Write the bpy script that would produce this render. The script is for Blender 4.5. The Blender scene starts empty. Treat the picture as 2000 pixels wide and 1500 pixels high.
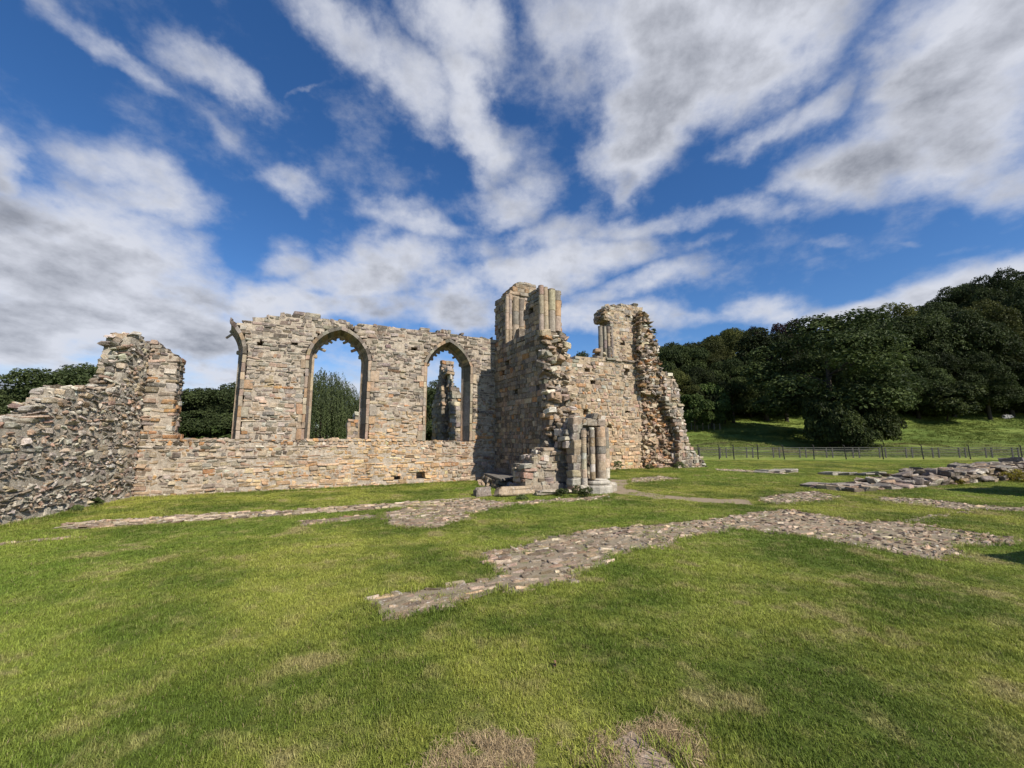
import bpy, math, random
import numpy as np
from mathutils import Vector

# ------------------------------------------------------------------ camera, world, sun, exposure
scene = bpy.context.scene
PITCH = math.radians(7.62); EYE = 1.65; FPX = 800.0
cam_d = bpy.data.cameras.new('camera'); cam = bpy.data.objects.new('camera', cam_d)
scene.collection.objects.link(cam); scene.camera = cam
cam.location = (0, 0, EYE); cam.rotation_euler = (math.pi/2 + PITCH, 0, 0)
cam_d.sensor_width = 36.0; cam_d.lens = 36.0*FPX/2000.0; cam_d.clip_end = 3000; cam_d.clip_start = 0.05
scene.view_settings.view_transform = 'Standard'; scene.view_settings.look = 'None'
scene.view_settings.exposure = 0.35; scene.view_settings.gamma = 1.0
scene.cycles.max_bounces = 5; scene.cycles.diffuse_bounces = 2; scene.cycles.transparent_max_bounces = 4

SUN_EL = math.radians(42); SUN_H = (0.669, -0.743)          # horizontal direction towards the sun
sl = bpy.data.lights.new('sun', 'SUN'); sl.energy = 5.0; sl.angle = math.radians(0.5); sl.color = (1.0, 0.93, 0.82)
so = bpy.data.objects.new('sun', sl); scene.collection.objects.link(so)
sdir = Vector((SUN_H[0]*math.cos(SUN_EL), SUN_H[1]*math.cos(SUN_EL), math.sin(SUN_EL)))
so.rotation_euler = sdir.to_track_quat('Z', 'Y').to_euler(); so.location = (20, -20, 40)

def ray(px, py):
    x = (px-1000)/FPX; y = (750-py)/FPX
    c, s = math.cos(PITCH), math.sin(PITCH)
    return np.array([x, c - y*s, s + y*c])

class NT:
    """small helper for node trees"""
    def __init__(s, tree): s.t = tree; s.n = tree.nodes; s.l = tree.links
    def put(s, sock, v):
        if v is None: return
        if hasattr(v, 'is_output'): s.l.new(v, sock)
        else: sock.default_value = v
    def new(s, t, **kw):
        n = s.n.new(t)
        for k, v in kw.items(): setattr(n, k, v)
        return n
    def math(s, op, a, b=None, c=None, clamp=False):
        n = s.new('ShaderNodeMath', operation=op, use_clamp=clamp)
        s.put(n.inputs[0], a); s.put(n.inputs[1], b); s.put(n.inputs[2], c); return n.outputs[0]
    def vm(s, op, a, b=None, out=0):
        n = s.new('ShaderNodeVectorMath', operation=op); s.put(n.inputs[0], a); s.put(n.inputs[1], b); return n.outputs[out]
    def noise(s, vec, scale, detail=4, rough=0.55, dist=0.0, col=False):
        n = s.new('ShaderNodeTexNoise'); s.put(n.inputs['Vector'], vec)
        n.inputs['Scale'].default_value = scale; n.inputs['Detail'].default_value = detail
        n.inputs['Roughness'].default_value = rough; n.inputs['Distortion'].default_value = dist
        return n.outputs['Color' if col else 'Fac']
    def mr(s, v, a, b, c=0.0, d=1.0, smooth=True):
        n = s.new('ShaderNodeMapRange', interpolation_type='SMOOTHSTEP' if smooth else 'LINEAR')
        s.put(n.inputs[0], v); s.put(n.inputs[1], a); s.put(n.inputs[2], b); s.put(n.inputs[3], c); s.put(n.inputs[4], d)
        return n.outputs[0]
    def mix(s, f, a, b, mode='MIX'):
        n = s.new('ShaderNodeMix', data_type='RGBA', blend_type=mode)
        s.put(n.inputs[0], f); s.put(n.inputs[6], a if not isinstance(a, tuple) else (*a[:3], 1)); s.put(n.inputs[7], b if not isinstance(b, tuple) else (*b[:3], 1))
        return n.outputs[2]
    def mapping(s, vec, scale=(1, 1, 1), loc=(0, 0, 0), rot=(0, 0, 0)):
        n = s.new('ShaderNodeMapping'); s.put(n.inputs[0], vec)
        n.inputs[1].default_value = loc; n.inputs[2].default_value = rot; n.inputs[3].default_value = scale
        return n.outputs[0]

# --- world: Nishita sky with a drifting layer of cumulus, laid out on a cloud plane overhead
world = bpy.data.worlds.new('World'); scene.world = world; world.use_nodes = True
WN = NT(world.node_tree); WN.n.clear()
sky = WN.new('ShaderNodeTexSky', sky_type='NISHITA'); sky.sun_disc = False
sky.sun_elevation = SUN_EL; sky.sun_rotation = math.atan2(SUN_H[0], SUN_H[1]); sky.altitude = 100
sky.air_density = 1.0; sky.dust_density = 0.3; sky.ozone_density = 3.0
tc = WN.new('ShaderNodeTexCoord').outputs['Generated']
sep = WN.new('ShaderNodeSeparateXYZ'); WN.put(sep.inputs[0], tc)
HZ = 0.26
zz = WN.math('MAXIMUM', WN.math('ADD', sep.outputs[2], HZ), 0.05)
comb = WN.new('ShaderNodeCombineXYZ')
WN.put(comb.inputs[0], WN.math('DIVIDE', sep.outputs[0], zz)); WN.put(comb.inputs[1], WN.math('DIVIDE', sep.outputs[1], zz))
P = comb.outputs[0]
def cplane(px, py):
    r = ray(px, py); r = r/np.linalg.norm(r); return np.array([r[0], r[1]])/(max(r[2], -0.02)+HZ)
warp = WN.noise(P, 2.2, 3, 0.6, col=True)
warp2 = WN.noise(tc, 9.0, 5, 0.62, col=True)
Pw = WN.vm('ADD', P, WN.vm('MULTIPLY', WN.vm('SUBTRACT', warp, (0.5, 0.5, 0.5)), (0.26, 0.26, 0)))
Pw = WN.vm('ADD', Pw, WN.vm('MULTIPLY', WN.vm('SUBTRACT', warp2, (0.5, 0.5, 0.5)), (0.12, 0.12, 0)))
# cloud banks: centre, half length along its axis, half width, axis angle (degrees, clockwise from right), weight, thickness (grey)
BANKS = [
 (1370,  60, 320, 195,  -38, 1.45, .9), (1250, 240, 200, 105, -62, 1.35, .95), (1215, 370, 80, 40, -75, .8, .8), (1170, 60, 130, 120, 0, .95, .5),
 (1890, 120, 250, 165, -40, 1.45, .8), (1860, 270, 280, 120, -25, 1.4, .95), (1680, 350, 160, 75, -12, 1.1, .8), (1960, 350, 140, 70, 0, .9, .5),
 (1450, 290, 90, 35, -30, .65, 0), (1560, 240, 120, 32, -40, .5, 0), (1330, 440, 250, 34, -8, .9, .1), (1200, 500, 160, 32, -12, .8, 0), (1780, 60, 60, 60, -40, .7, 0),
 (660, 60, 190, 70, 35, .9, .5), (790, 150, 150, 80, 55, .95, .5), (900, 60, 140, 90, 50, 1.0, .4), (925, 220, 140, 62, 68, 1.0, .3), (560,20,120,40,25,.5,.1),
 (200,  90, 190, 26, 35, .62, .1), (430, 150, 190, 38, 35, .75, .2), (430, 260, 80, 18, 40, .35, 0), (280, 150, 60, 26, 40, .4, 0), (570, 175, 60, 10, -20, .35, 0),
 (20, 330, 95, 75, 45, 1.1, .75), (50, 430, 190, 60, 10, 1.1, .9), (270, 340, 130, 55, 35, .8, .3), (330, 400, 110, 34, 10, .7, .1), (200, 500, 290, 80, 12, 1.1, .55),
 (140, 620, 330, 70, 0, 1.1, .6), (400, 590, 170, 60, 15, 1.0, .6), (330, 680, 260, 40, 0, 1.0, .8), (40,270,60,30,60,.7,.3),
 (575, 370, 105, 26, 12, .6, .1), (600, 400, 50, 24, 40, .5, 0),
 (570, 520, 80, 52, 0, 1.0, .3), (720, 540, 200, 66, -10, 1.1, .45), (830, 440, 100, 40, 10, .85, .1), (780, 400, 60, 30, -10, .55, 0), (700, 600, 260, 36, 0, 1.0, .7), (900, 600, 150, 50, 0, 1.0, .6),
 (1020, 400, 90, 55, -15, .62, .2), (1070, 470, 120, 48, -20, .78, .3), (1050, 540, 180, 48, -14, 1.0, .3), (1230, 560, 150, 26, -12, .8, .1), (1000,300,70,60,0,.4,.1),
 (1150, 620, 200, 34, 0, 1.0, .3), (1340, 620, 110, 26, 0, .8, .2), (1470, 610, 70, 40, 0, .95, .3), (1390, 480, 60, 14, -20, .5, 0),
 (1640, 620, 200, 26, -8, 1.0, .35), (1850, 575, 220, 46, -16, 1.1, .4), (1980, 540, 100, 40, -20, 1.1, .4), (1610, 470, 50, 14, -10, .4, 0), (1780,470,40,8,0,.3,0), (1900, 480, 90, 14, -15, .3, 0),
 (120, 540, 300, 90, 8, 1.4, .5), (280, 640, 260, 80, 5, 1.4, .7), (60, 660, 220, 80, 0, 1.5, .75), (560, 610, 160, 50, 0, 1.3, .5),
 (0, 760, 500, 40, 0, .9, .9), (1000, 760, 500, 50, 0, .8, .4), (500, 730, 200, 26, 0, .8, .2),
]
acc = None; accg = None
for (cx, cy, la, lb, ang, w, g) in BANKS:
    a = math.radians(ang)
    c0 = cplane(cx, cy)
    e = 12.0
    va = (cplane(cx+e*math.cos(a), cy+e*math.sin(a)) - cplane(cx-e*math.cos(a), cy-e*math.sin(a)))/(2*e)*la
    vb = (cplane(cx-e*math.sin(a), cy+e*math.cos(a)) - cplane(cx+e*math.sin(a), cy-e*math.cos(a)))/(2*e)*lb
    M = np.array([va, vb]).T
    U, S, Vt = np.linalg.svd(M)
    th = math.atan2(U[1, 0], U[0, 0]); sg = 1 if np.linalg.det(U) > 0 else -1
    # TEXTURE mapping: (p - loc) rotated by -th, divided by scale
    mp = WN.new('ShaderNodeMapping', vector_type='TEXTURE'); WN.put(mp.inputs[0], Pw)
    mp.inputs[1].default_value = (c0[0], c0[1], 0); mp.inputs[2].default_value = (0, 0, th); mp.inputs[3].default_value = (S[0], S[1], 1)
    ln = WN.vm('LENGTH', mp.outputs[0], out=1)
    f = WN.mr(ln, 1.6, 0.15, 0.0, w)
    acc = f if acc is None else WN.math('SMOOTH_MAX', acc, f, 0.12)
    if g > 0:
        gg = WN.mr(ln, 1.25, 0.1, 0.0, g)
        accg = gg if accg is None else WN.math('SMOOTH_MAX', accg, gg, 0.2)
band = WN.mr(sep.outputs[2], .30, .10, 0.0, .72); acc = WN.math('SMOOTH_MAX', acc, band, 0.12)
accg = WN.math('MULTIPLY', accg, 1.0)
Pst = WN.mapping(P, (1.2, 0.95, 1))
TCZ = WN.mapping(tc, (1, 1, 1.5))
def cnoise(off):
    a = WN.noise(WN.vm('ADD', Pst, off), 3.6, 8, 0.55, 0.1); b = WN.noise(WN.vm('ADD', TCZ, off), 5.5, 12, 0.60, 0.1)
    return WN.math('ADD', WN.math('MULTIPLY', a, .42), WN.math('MULTIPLY', b, .58))
n1 = cnoise((0, 0, 0))
n1b = cnoise((.03, -.03, .02))
n2 = WN.noise(TCZ, 26.0, 6, 0.62)
raw = WN.math('ADD', acc, WN.math('MULTIPLY', WN.math('SUBTRACT', n1, 0.5), 3.0))
raw = WN.math('ADD', raw, WN.math('MULTIPLY', WN.math('SUBTRACT', n2, 0.5), 0.45))
dens = WN.mr(raw, 0.06, 1.15)
dens = WN.math('POWER', dens, 1.0)
thick = WN.math('ADD', accg, WN.math('MULTIPLY', WN.math('SUBTRACT', n1, 0.5), 1.7))
thick = WN.mr(thick, 0.15, 1.35)
lit = WN.math('MULTIPLY', WN.math('SUBTRACT', n1b, n1), 3.4)
white = (7.3, 7.55, 8.35); grey = (3.1, 3.3, 3.85)
gmix = WN.math('SUBTRACT', thick, lit, clamp=True)
ccol = WN.mix(gmix, white, grey)
hs = WN.new('ShaderNodeHueSaturation'); hs.inputs['Saturation'].default_value = 1.24; hs.inputs['Value'].default_value = 1.0
WN.put(hs.inputs['Color'], sky.outputs[0])
skyc = WN.mix(1.0, hs.outputs[0], (1.12, 1.16, 1.34), 'MULTIPLY')
final = WN.mix(WN.math('MULTIPLY', dens, 0.97), skyc, ccol)
bg = WN.new('ShaderNodeBackground'); WN.put(bg.inputs[0], final); bg.inputs[1].default_value = 0.075
wo = WN.new('ShaderNodeOutputWorld'); WN.l.new(bg.outputs[0], wo.inputs[0])
world.cycles.sampling_method = 'MANUAL'; world.cycles.sample_map_resolution = 512

# ------------------------------------------------------------------ generic helpers
C = scene.collection
def obj(name, mesh, parent=None, label=None, cat=None, group=None, kind=None, loc=None):
    o = bpy.data.objects.new(name, mesh); C.objects.link(o)
    if parent is not None: o.parent = parent
    if loc is not None: o.location = loc
    if label: o['label'] = label
    if cat: o['category'] = cat
    if group: o['group'] = group
    if kind: o['kind'] = kind
    return o
def thing(name, label, cat, loc=(0, 0, 0), group=None): return obj(name, None, None, label, cat, group, None, loc)

def mesh_np(name, verts, faces, mat, cols=None, smooth=False, sub=None):
    """faces: (n,k) array; cols: per-vertex rgb; sub: origin subtracted from the vertices"""
    me = bpy.data.meshes.new(name)
    v = np.asarray(verts, np.float32).reshape(-1, 3)
    if sub is not None: v = v - np.asarray(sub, np.float32)
    fl = faces if isinstance(faces, list) else [faces]
    fl = [np.asarray(f, np.int32) for f in fl if len(f)]
    me.vertices.add(len(v)); me.vertices.foreach_set('co', v.ravel())
    nl = sum(f.size for f in fl); nf = sum(len(f) for f in fl)
    me.loops.add(nl); me.loops.foreach_set('vertex_index', np.concatenate([f.ravel() for f in fl]))
    me.polygons.add(nf)
    tot = np.concatenate([np.full(len(f), f.shape[1], np.int32) for f in fl])
    me.polygons.foreach_set('loop_start', np.concatenate([[0], np.cumsum(tot)[:-1]]).astype(np.int32))
    me.polygons.foreach_set('loop_total', tot)
    me.update(calc_edges=True)
    me.polygons.foreach_set('use_smooth', np.full(nf, smooth))
    if cols is not None:
        a = me.attributes.new('Col', 'FLOAT_COLOR', 'POINT')
        cc = np.ones((len(v), 4), np.float32); cc[:, :3] = cols
        a.data.foreach_set('color', cc.ravel())
    if mat: me.materials.append(mat)
    me.validate()
    return me

def hash2(ix, iy, seed):
    h = (ix.astype(np.int64)*374761393 + iy.astype(np.int64)*668265263 + seed*974711) & 0x7fffffff
    h = (h ^ (h >> 13))*1274126177 & 0x7fffffff
    return ((h ^ (h >> 16)) & 0xffff)/65535.0
def vn(x, y, seed=0):
    x = np.asarray(x, float); y = np.asarray(y, float)
    ix = np.floor(x); iy = np.floor(y); fx = x-ix; fy = y-iy
    fx = fx*fx*(3-2*fx); fy = fy*fy*(3-2*fy)
    a = hash2(ix, iy, seed); b = hash2(ix+1, iy, seed); c = hash2(ix, iy+1, seed); d = hash2(ix+1, iy+1, seed)
    return (a*(1-fx)+b*fx)*(1-fy)+(c*(1-fx)+d*fx)*fy

def ground(px, py, z=0.0):
    r = ray(px, py); s = (z-EYE)/r[2]; return np.array([r[0]*s, r[1]*s])
def at(px, py, Y):
    r = ray(px, py); s = Y/r[1]; return np.array([r[0]*s, Y, EYE+r[2]*s])

# ------------------------------------------------------------------ materials
def mat_new(name):
    m = bpy.data.materials.new(name); m.use_nodes = True; T = NT(m.node_tree)
    b = T.n['Principled BSDF']; b.inputs['Roughness'].default_value = 0.9; b.inputs['Specular IOR Level'].default_value = 0.15
    return m, T, b
def bump(T, b, h, strength=0.5, dist=0.02):
    n = T.new('ShaderNodeBump'); n.inputs['Strength'].default_value = strength; n.inputs['Distance'].default_value = dist
    T.put(n.inputs['Height'], h); T.put(b.inputs['Normal'], n.outputs[0])

def stone_mat(name, lichen=0.5, dark=0.5, bs=0.9, bd=.025):
    m, T, b = mat_new(name)
    pos = T.new('ShaderNodeNewGeometry').outputs['Position']
    col = T.new('ShaderNodeAttribute', attribute_name='Col').outputs['Color']
    v = T.mr(T.noise(pos, 9, 5, 0.65), 0.25, 0.75, 0.62, 1.35, False)
    c = T.mix(1.0, col, T.new('ShaderNodeCombineXYZ').outputs[0], 'MULTIPLY')
    cv = T.new('ShaderNodeCombineXYZ'); [T.put(cv.inputs[i], v) for i in range(3)]
    c = T.mix(1.0, col, cv.outputs[0], 'MULTIPLY')
    fv = T.mr(T.noise(pos, 48, 4, .7), .28, .72, .62, 1.38, False); cf = T.new('ShaderNodeCombineXYZ'); [T.put(cf.inputs[i], fv) for i in range(3)]
    c = T.mix(1.0, c, cf.outputs[0], 'MULTIPLY')
    st = T.mr(T.noise(T.mapping(pos, (2.2, 2.2, .3)), 1.0, 5, .65), .52, .68, 0, dark*.8)
    c = T.mix(st, c, T.mix(1.0, c, (0.52, 0.50, 0.48), 'MULTIPLY'))
    d = T.mr(T.noise(pos, 1.7, 5, 0.7), 0.50, 0.66, 0, dark)
    c = T.mix(d, c, T.mix(1.0, c, (0.50, 0.47, 0.44), 'MULTIPLY'))
    l = T.mr(T.noise(pos, 15, 5, 0.65), 0.56, 0.66, 0, lichen)
    c = T.mix(l, c, (0.50, 0.48, 0.42))
    k = T.mr(T.noise(pos, 31, 3, 0.6), 0.62, 0.70, 0, 0.7)
    c = T.mix(k, c, (0.06, 0.05, 0.042))
    T.put(b.inputs['Base Color'], c)
    h = T.math('ADD', T.noise(pos, 26, 6, 0.7), T.math('MULTIPLY', T.noise(pos, 90, 3, 0.6), 0.4))
    bump(T, b, h, bs, bd)
    return m
M_STONE = stone_mat('weathered_stone', 0.55, 0.55)
M_RUBBLE = stone_mat('lichened_rubble', 0.9, 0.35, 0.9, .03)
M_ASHLAR = stone_mat('dressed_stone', 0.25, 0.3, 0.5)
M_FLAT = stone_mat('worn_paving_stone', 0.6, 0.3, 0.7)

# ------------------------------------------------------------------ stones
G = 4
_t = []
for i in range(G):
    for j in range(G):
        for k in range(G):
            if i in (0, G-1) or j in (0, G-1) or k in (0, G-1): _t.append((i, j, k))
_idx = {t: n for n, t in enumerate(_t)}
_q = []
for a in range(G-1):
    for b_ in range(G-1):
        for s_, ax in ((0, 0), (G-1, 0), (0, 1), (G-1, 1), (0, 2), (G-1, 2)):
            def mk(p, q):
                v = [0, 0, 0]; v[ax] = s_; o = [x for x in range(3) if x != ax]; v[o[0]] = p; v[o[1]] = q; return _idx[tuple(v)]
            f = [mk(a, b_), mk(a+1, b_), mk(a+1, b_+1), mk(a, b_+1)]
            flip = (s_ == 0) ^ (ax == 1)
            _q.append(f[::-1] if flip else f)
TI = np.array(_t); TQ = np.array(_q)
TSGN = np.where(TI < G/2, -1.0, 1.0); TEXT = (TI == 0) | (TI == G-1)

class Stones:
    """irregular blocks: centre, 3 axes, half sizes, corner radius, roughness, colour"""
    def __init__(s, seed): s.r = np.random.default_rng(seed); s.c = []; s.A = []; s.h = []; s.rad = []; s.ro = []; s.col = []; s.extra = []
    def add(s, c, A, h, rad, ro, col): s.c.append(c); s.A.append(A); s.h.append(h); s.rad.append(rad); s.ro.append(ro); s.col.append(col)
    def raw(s, v, f, col): s.extra.append((np.asarray(v, float), np.asarray(f), np.asarray(col, float)))
    def arrays(s):
        n = len(s.c)
        V = np.zeros((0, 3)); F = np.zeros((0, 4), int); K = np.zeros((0, 3))
        if n:
            c = np.array(s.c, float); A = np.array(s.A, float); h = np.array(s.h, float); rad = np.array(s.rad)[:, None, None]; ro = np.array(s.ro)[:, None, None]
            rr = np.minimum(rad, h.min(1)[:, None, None]*0.7)
            loc = np.where(TEXT[None], TSGN[None]*h[:, None, :], TSGN[None]*np.maximum(h[:, None, :]-rr, h[:, None, :]*0.3))
            cnt = TEXT.sum(1)
            pull = np.choose(cnt-1, [0.0, 0.32, 0.55])
            loc = loc - TEXT[None]*TSGN[None]*rr*pull[None, :, None]
            # skew the faces a little
            sk = s.r.normal(0, 1, (n, 3, 3))*ro*2.2
            loc = loc + np.einsum('nij,nvj->nvi', sk, TSGN[None]*np.ones((n, 1, 1)))*0.5
            loc = loc + s.r.normal(0, 1, loc.shape)*ro*0.8
            V = np.einsum('nvj,njk->nvk', loc, A) + c[:, None, :]
            K = np.repeat(np.array(s.col, float)[:, None, :], len(TI), 1)
            F = (TQ[None] + (np.arange(n)*len(TI))[:, None, None]).reshape(-1, 4)
            V = V.reshape(-1, 3); K = K.reshape(-1, 3)
        for v, f, k in s.extra:
            F = np.concatenate([F, f+len(V)]); V = np.concatenate([V, v])
            K = np.concatenate([K, np.broadcast_to(k, v.shape) if k.ndim == 1 else k])
        return V, F, K
    def mesh(s, name, mat, sub=None):
        V, F, K = s.arrays(); return mesh_np(name, V, F, mat, K, False, sub)

BOXF = np.array([[0, 3, 2, 1], [4, 5, 6, 7], [0, 1, 5, 4], [1, 2, 6, 5], [2, 3, 7, 6], [3, 0, 4, 7]])
class Frame:
    """a vertical wall plane: origin P (x,y), direction d, outward normal n (towards the viewer)"""
    def __init__(s, P, Q=None, d=None):
        s.P = np.array(P, float)
        s.d = (np.array(Q)-s.P) if d is None else np.array(d, float); s.d = s.d/np.linalg.norm(s.d)
        s.n = np.array([s.d[1], -s.d[0]])
        s.A = np.array([[s.d[0], s.d[1], 0], [-s.n[0], -s.n[1], 0], [0, 0, 1.0]])
    def W(s, u, w, z): return np.array([s.P[0]+s.d[0]*u-s.n[0]*w, s.P[1]+s.d[1]*u-s.n[1]*w, z])
    def px(s, px, py):
        r = ray(px, py)
        M = np.array([[r[0], -s.d[0]], [r[1], -s.d[1]]]); k, u = np.linalg.solve(M, s.P)
        return (u, EYE+k*r[2])
    def poly(s, pts): return [s.px(*p) for p in pts]
    def off(s, w): 
        f = Frame(s.P - s.n*w, d=s.d); return f
def rotm(r, a):
    x, y, z = r.normal(0, a, 3); 
    return np.array([[1, -z, y], [z, 1, -x], [-y, x, 1.0]])

def crossings(polys, z):
    xs = []
    for p in polys:
        for i in range(len(p)):
            (x0, z0), (x1, z1) = p[i], p[(i+1) % len(p)]
            if (z0 <= z) != (z1 <= z): xs.append(x0+(x1-x0)*(z-z0)/(z1-z0))
    xs.sort(); return [(xs[i], xs[i+1]) for i in range(0, len(xs)-1, 2)]
def inside(polys, x, z): return any(a <= x <= b for a, b in crossings(polys, z))

PAL = dict(cream=(.45, .355, .25), tan=(.36, .26, .165), orange=(.42, .215, .085), grey=(.235, .205, .17), dark=(.125, .108, .088), pink=(.37, .245, .175), white=(.52, .47, .39), brown=(.20, .155, .115))
def picker(weights, warm=None, seed=0, var=0.15, calm=.2, tint=None):
    """weights: palette; warm(u,z): 0..1 share of warm stones"""
    names = list(weights); w0 = np.array([weights[k] for k in names], float)
    warmv = np.array([1.0 if k in ('orange', 'cream', 'pink', 'tan') else 0.0 for k in names])
    def f(r, u, z):
        w = w0.copy()
        if warm is not None:
            t = warm(u, z); w = w*(warmv*t*2+(1-warmv)*(1-t)*2 + 0.05)
        c = np.array(PAL[names[r.choice(len(names), p=w/w.sum())]])*(1-calm)+np.array((.30, .25, .20))*calm
        if tint is not None:
            tc_, ta = tint(u, z); c = c*(1-ta)+np.array(tc_)*ta*(.75+.5*c.mean()/.27)
        return np.clip(c*(1+r.normal(0, var))*(1+r.normal(0, 0.03, 3)), 0.02, 0.62)
    return f

def masonry(S, F, th, outline, holes=(), pits=(), ch=(.10, .17), ln=(.16, .42), prot=.012, rough=.006, rad=.02, gap=.010, tilt=.012,
            drop=0.0, ragged=0.0, pick=None, mortar=(.40, .33, .24), zlo=None, back=True, inset=.03, layers=None, drag=0.0):
    r = S.r; polys = [outline]+list(holes)+list(pits)
    zs = [p[1] for p in outline]; z = (min(zs) if zlo is None else zlo); zt = max(zs)
    while z < zt-0.03:
        h = r.uniform(*ch); z1 = z+h; zm = z+h/2
        iv = crossings(polys, zm)
        for (ua, ub) in iv:
            L = ub-ua
            if L < 0.05: continue
            # core
            e = min(inset+ragged*0.8, L*0.3)
            a, b = ua+e, ub-e
            if b-a > 0.04:
                pts = [F.W(a, inset, z), F.W(b, inset, z), F.W(b, th-inset, z), F.W(a, th-inset, z), F.W(a, inset, z1), F.W(b, inset, z1), F.W(b, th-inset, z1), F.W(a, th-inset, z1)]
                if not inside(polys, (ua+ub)/2, z1+0.12):
                    for q in pts[4:]: q[2] -= 0.03
                S.raw(pts, BOXF, np.array(mortar)*(1+r.normal(0, .05)))
            k = max(1, int(round(L/r.uniform(*ln)))); cuts = np.sort(np.linspace(0, 1, k+1) + np.concatenate([[0], r.uniform(-.32, .32, k-1)/k, [0]]) if k > 1 else np.array([0, 1.]))
            for i in range(k):
                u0, u1 = ua+L*cuts[i], ua+L*cuts[i+1]; um = (u0+u1)/2
                endL, endR = i == 0, i == k-1
                topx = not inside(polys, um, z1+0.10)
                nl = layers or max(2, int(round(th/0.3)))
                full = endL or endR or topx
                if full: ds = np.linspace(0, th, nl+1)
                else: ds = None
                segs = [(ds[j], ds[j+1]) for j in range(nl)] if full else ([(0, .2), (th-.2, th)] if back else [(0, .2)])
                for (w0, w1) in segs:
                    front = w0 == 0; bk = w1 == th
                    dr = drop + (drag if topx else 0)
                    if r.random() < dr: continue
                    p = r.normal(0, prot) if (front or bk) else 0
                    a0, a1 = u0+gap/2, u1-gap/2
                    if ragged and endL: a0 += r.uniform(-ragged, ragged*1.3)
                    if ragged and endR: a1 -= r.uniform(-ragged, ragged*1.3)
                    if a1-a0 < .04: continue
                    b0 = w0+gap/2 - (p if front else 0); b1 = w1-gap/2 + (p if bk else 0)
                    zb, zc = z+gap/2, z1-gap/2 + (r.uniform(-.03, .035) if topx else 0)
                    if not full or (zc-zb) > .05: zb += r.normal(0, gap*.3); zc += r.normal(0, gap*.3)
                    hh = np.array([(a1-a0)/2, (b1-b0)/2, max((zc-zb)/2, .02)])
                    cc = F.W((a0+a1)/2, (b0+b1)/2, (zb+zc)/2)
                    S.add(cc, rotm(r, tilt)@F.A, hh, rad*r.uniform(.6, 1.4), rough, pick(r, um, zm))
        z = z1
    for pt in pits:   # put-log holes: closed at the back
        us = [q[0] for q in pt]; zz_ = [q[1] for q in pt]; a, b = min(us)-.12, max(us)+.12; c_, d_ = min(zz_)-.12, max(zz_)+.12
        w0 = min(.42, th*.6); w1 = th-inset-.005
        S.raw([F.W(a, w0, c_), F.W(b, w0, c_), F.W(b, w1, c_), F.W(a, w1, c_), F.W(a, w0, d_), F.W(b, w0, d_), F.W(b, w1, d_), F.W(a, w1, d_)], BOXF, np.array(mortar)*.8)

def pit(F, px, py, w=9, h=9): return F.poly([(px-w/2, py-h/2), (px+w/2, py-h/2), (px+w/2, py+h/2), (px-w/2, py+h/2)])

def lathe(prof, cx, cy, cols, n=18, sweep=None):
    """prof: list of (r,z); cols per ring; vertical axis"""
    a = np.linspace(0, 2*math.pi, n, endpoint=False)
    V = []; K = []
    for (rr, z), c in zip(prof, cols):
        V.append(np.stack([cx+rr*np.cos(a), cy+rr*np.sin(a), np.full(n, z)], 1)); K.append(np.tile(c, (n, 1)))
    V = np.concatenate(V); K = np.concatenate(K); F = []
    for i in range(len(prof)-1):
        for j in range(n): F.append([i*n+j, i*n+(j+1) % n, (i+1)*n+(j+1) % n, (i+1)*n+j])
    top = len(V); V = np.concatenate([V, [[cx, cy, prof[-1][1]], [cx, cy, prof[0][1]]]]); K = np.concatenate([K, K[-1:], K[:1]])
    T = [[(len(prof)-1)*n+j, (len(prof)-1)*n+(j+1) % n, top] for j in range(n)] + [[(j+1) % n, j, top+1] for j in range(n)]
    return V, F, T, K
def shaft_mesh(name, cx, cy, z0, z1, r, pick, seed, drum=.34, mat=None):
    g = np.random.default_rng(seed); z = z0; prof = []; cols = []
    while z < z1-.02:
        e = min(z1, z+drum*g.uniform(.75, 1.3)); c = pick(g, 0, z); dr = g.normal(0, .004)
        prof += [(r-.012, z+.001), (r+dr, z+.009), (r+dr+g.normal(0, .003), (z+e)/2), (r+dr, e-.009), (r-.012, e-.001)]; cols += [c]*5; z = e
    V, F, T, K = lathe(prof, cx, cy, cols)
    V[:, :2] += np.random.default_rng(seed).normal(0, .0025, V[:, :2].shape)
    return mesh_np(name, V, [F, T], mat or M_ASHLAR, K, False)

# ------------------------------------------------------------------ the ground
def smooth(x): x = np.clip(x, 0, 1); return x*x*(3-2*x)
def terrain(X, Y):
    X = np.asarray(X, float); Y = np.asarray(Y, float)
    side = smooth((X-(-10))/30)
    t = np.clip((Y-50)/40, 0, 1)
    h = 7.6*t*t*side
    slope = .13+.60*smooth((X-50)/120)
    far = np.clip(Y-90, 0, 34)
    h = h + far*slope*side*smooth(far/10+.1)
    bumps = (vn(X*.12, Y*.12, 5)-.5)*.9 + (vn(X*.4, Y*.4, 6)-.5)*.35
    h = h + bumps*smooth((Y-44)/12)*smooth((X+30)/20)
    # slight swells in the lawn
    h = h - .05*smooth((Y-26)/10)
    return h

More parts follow.
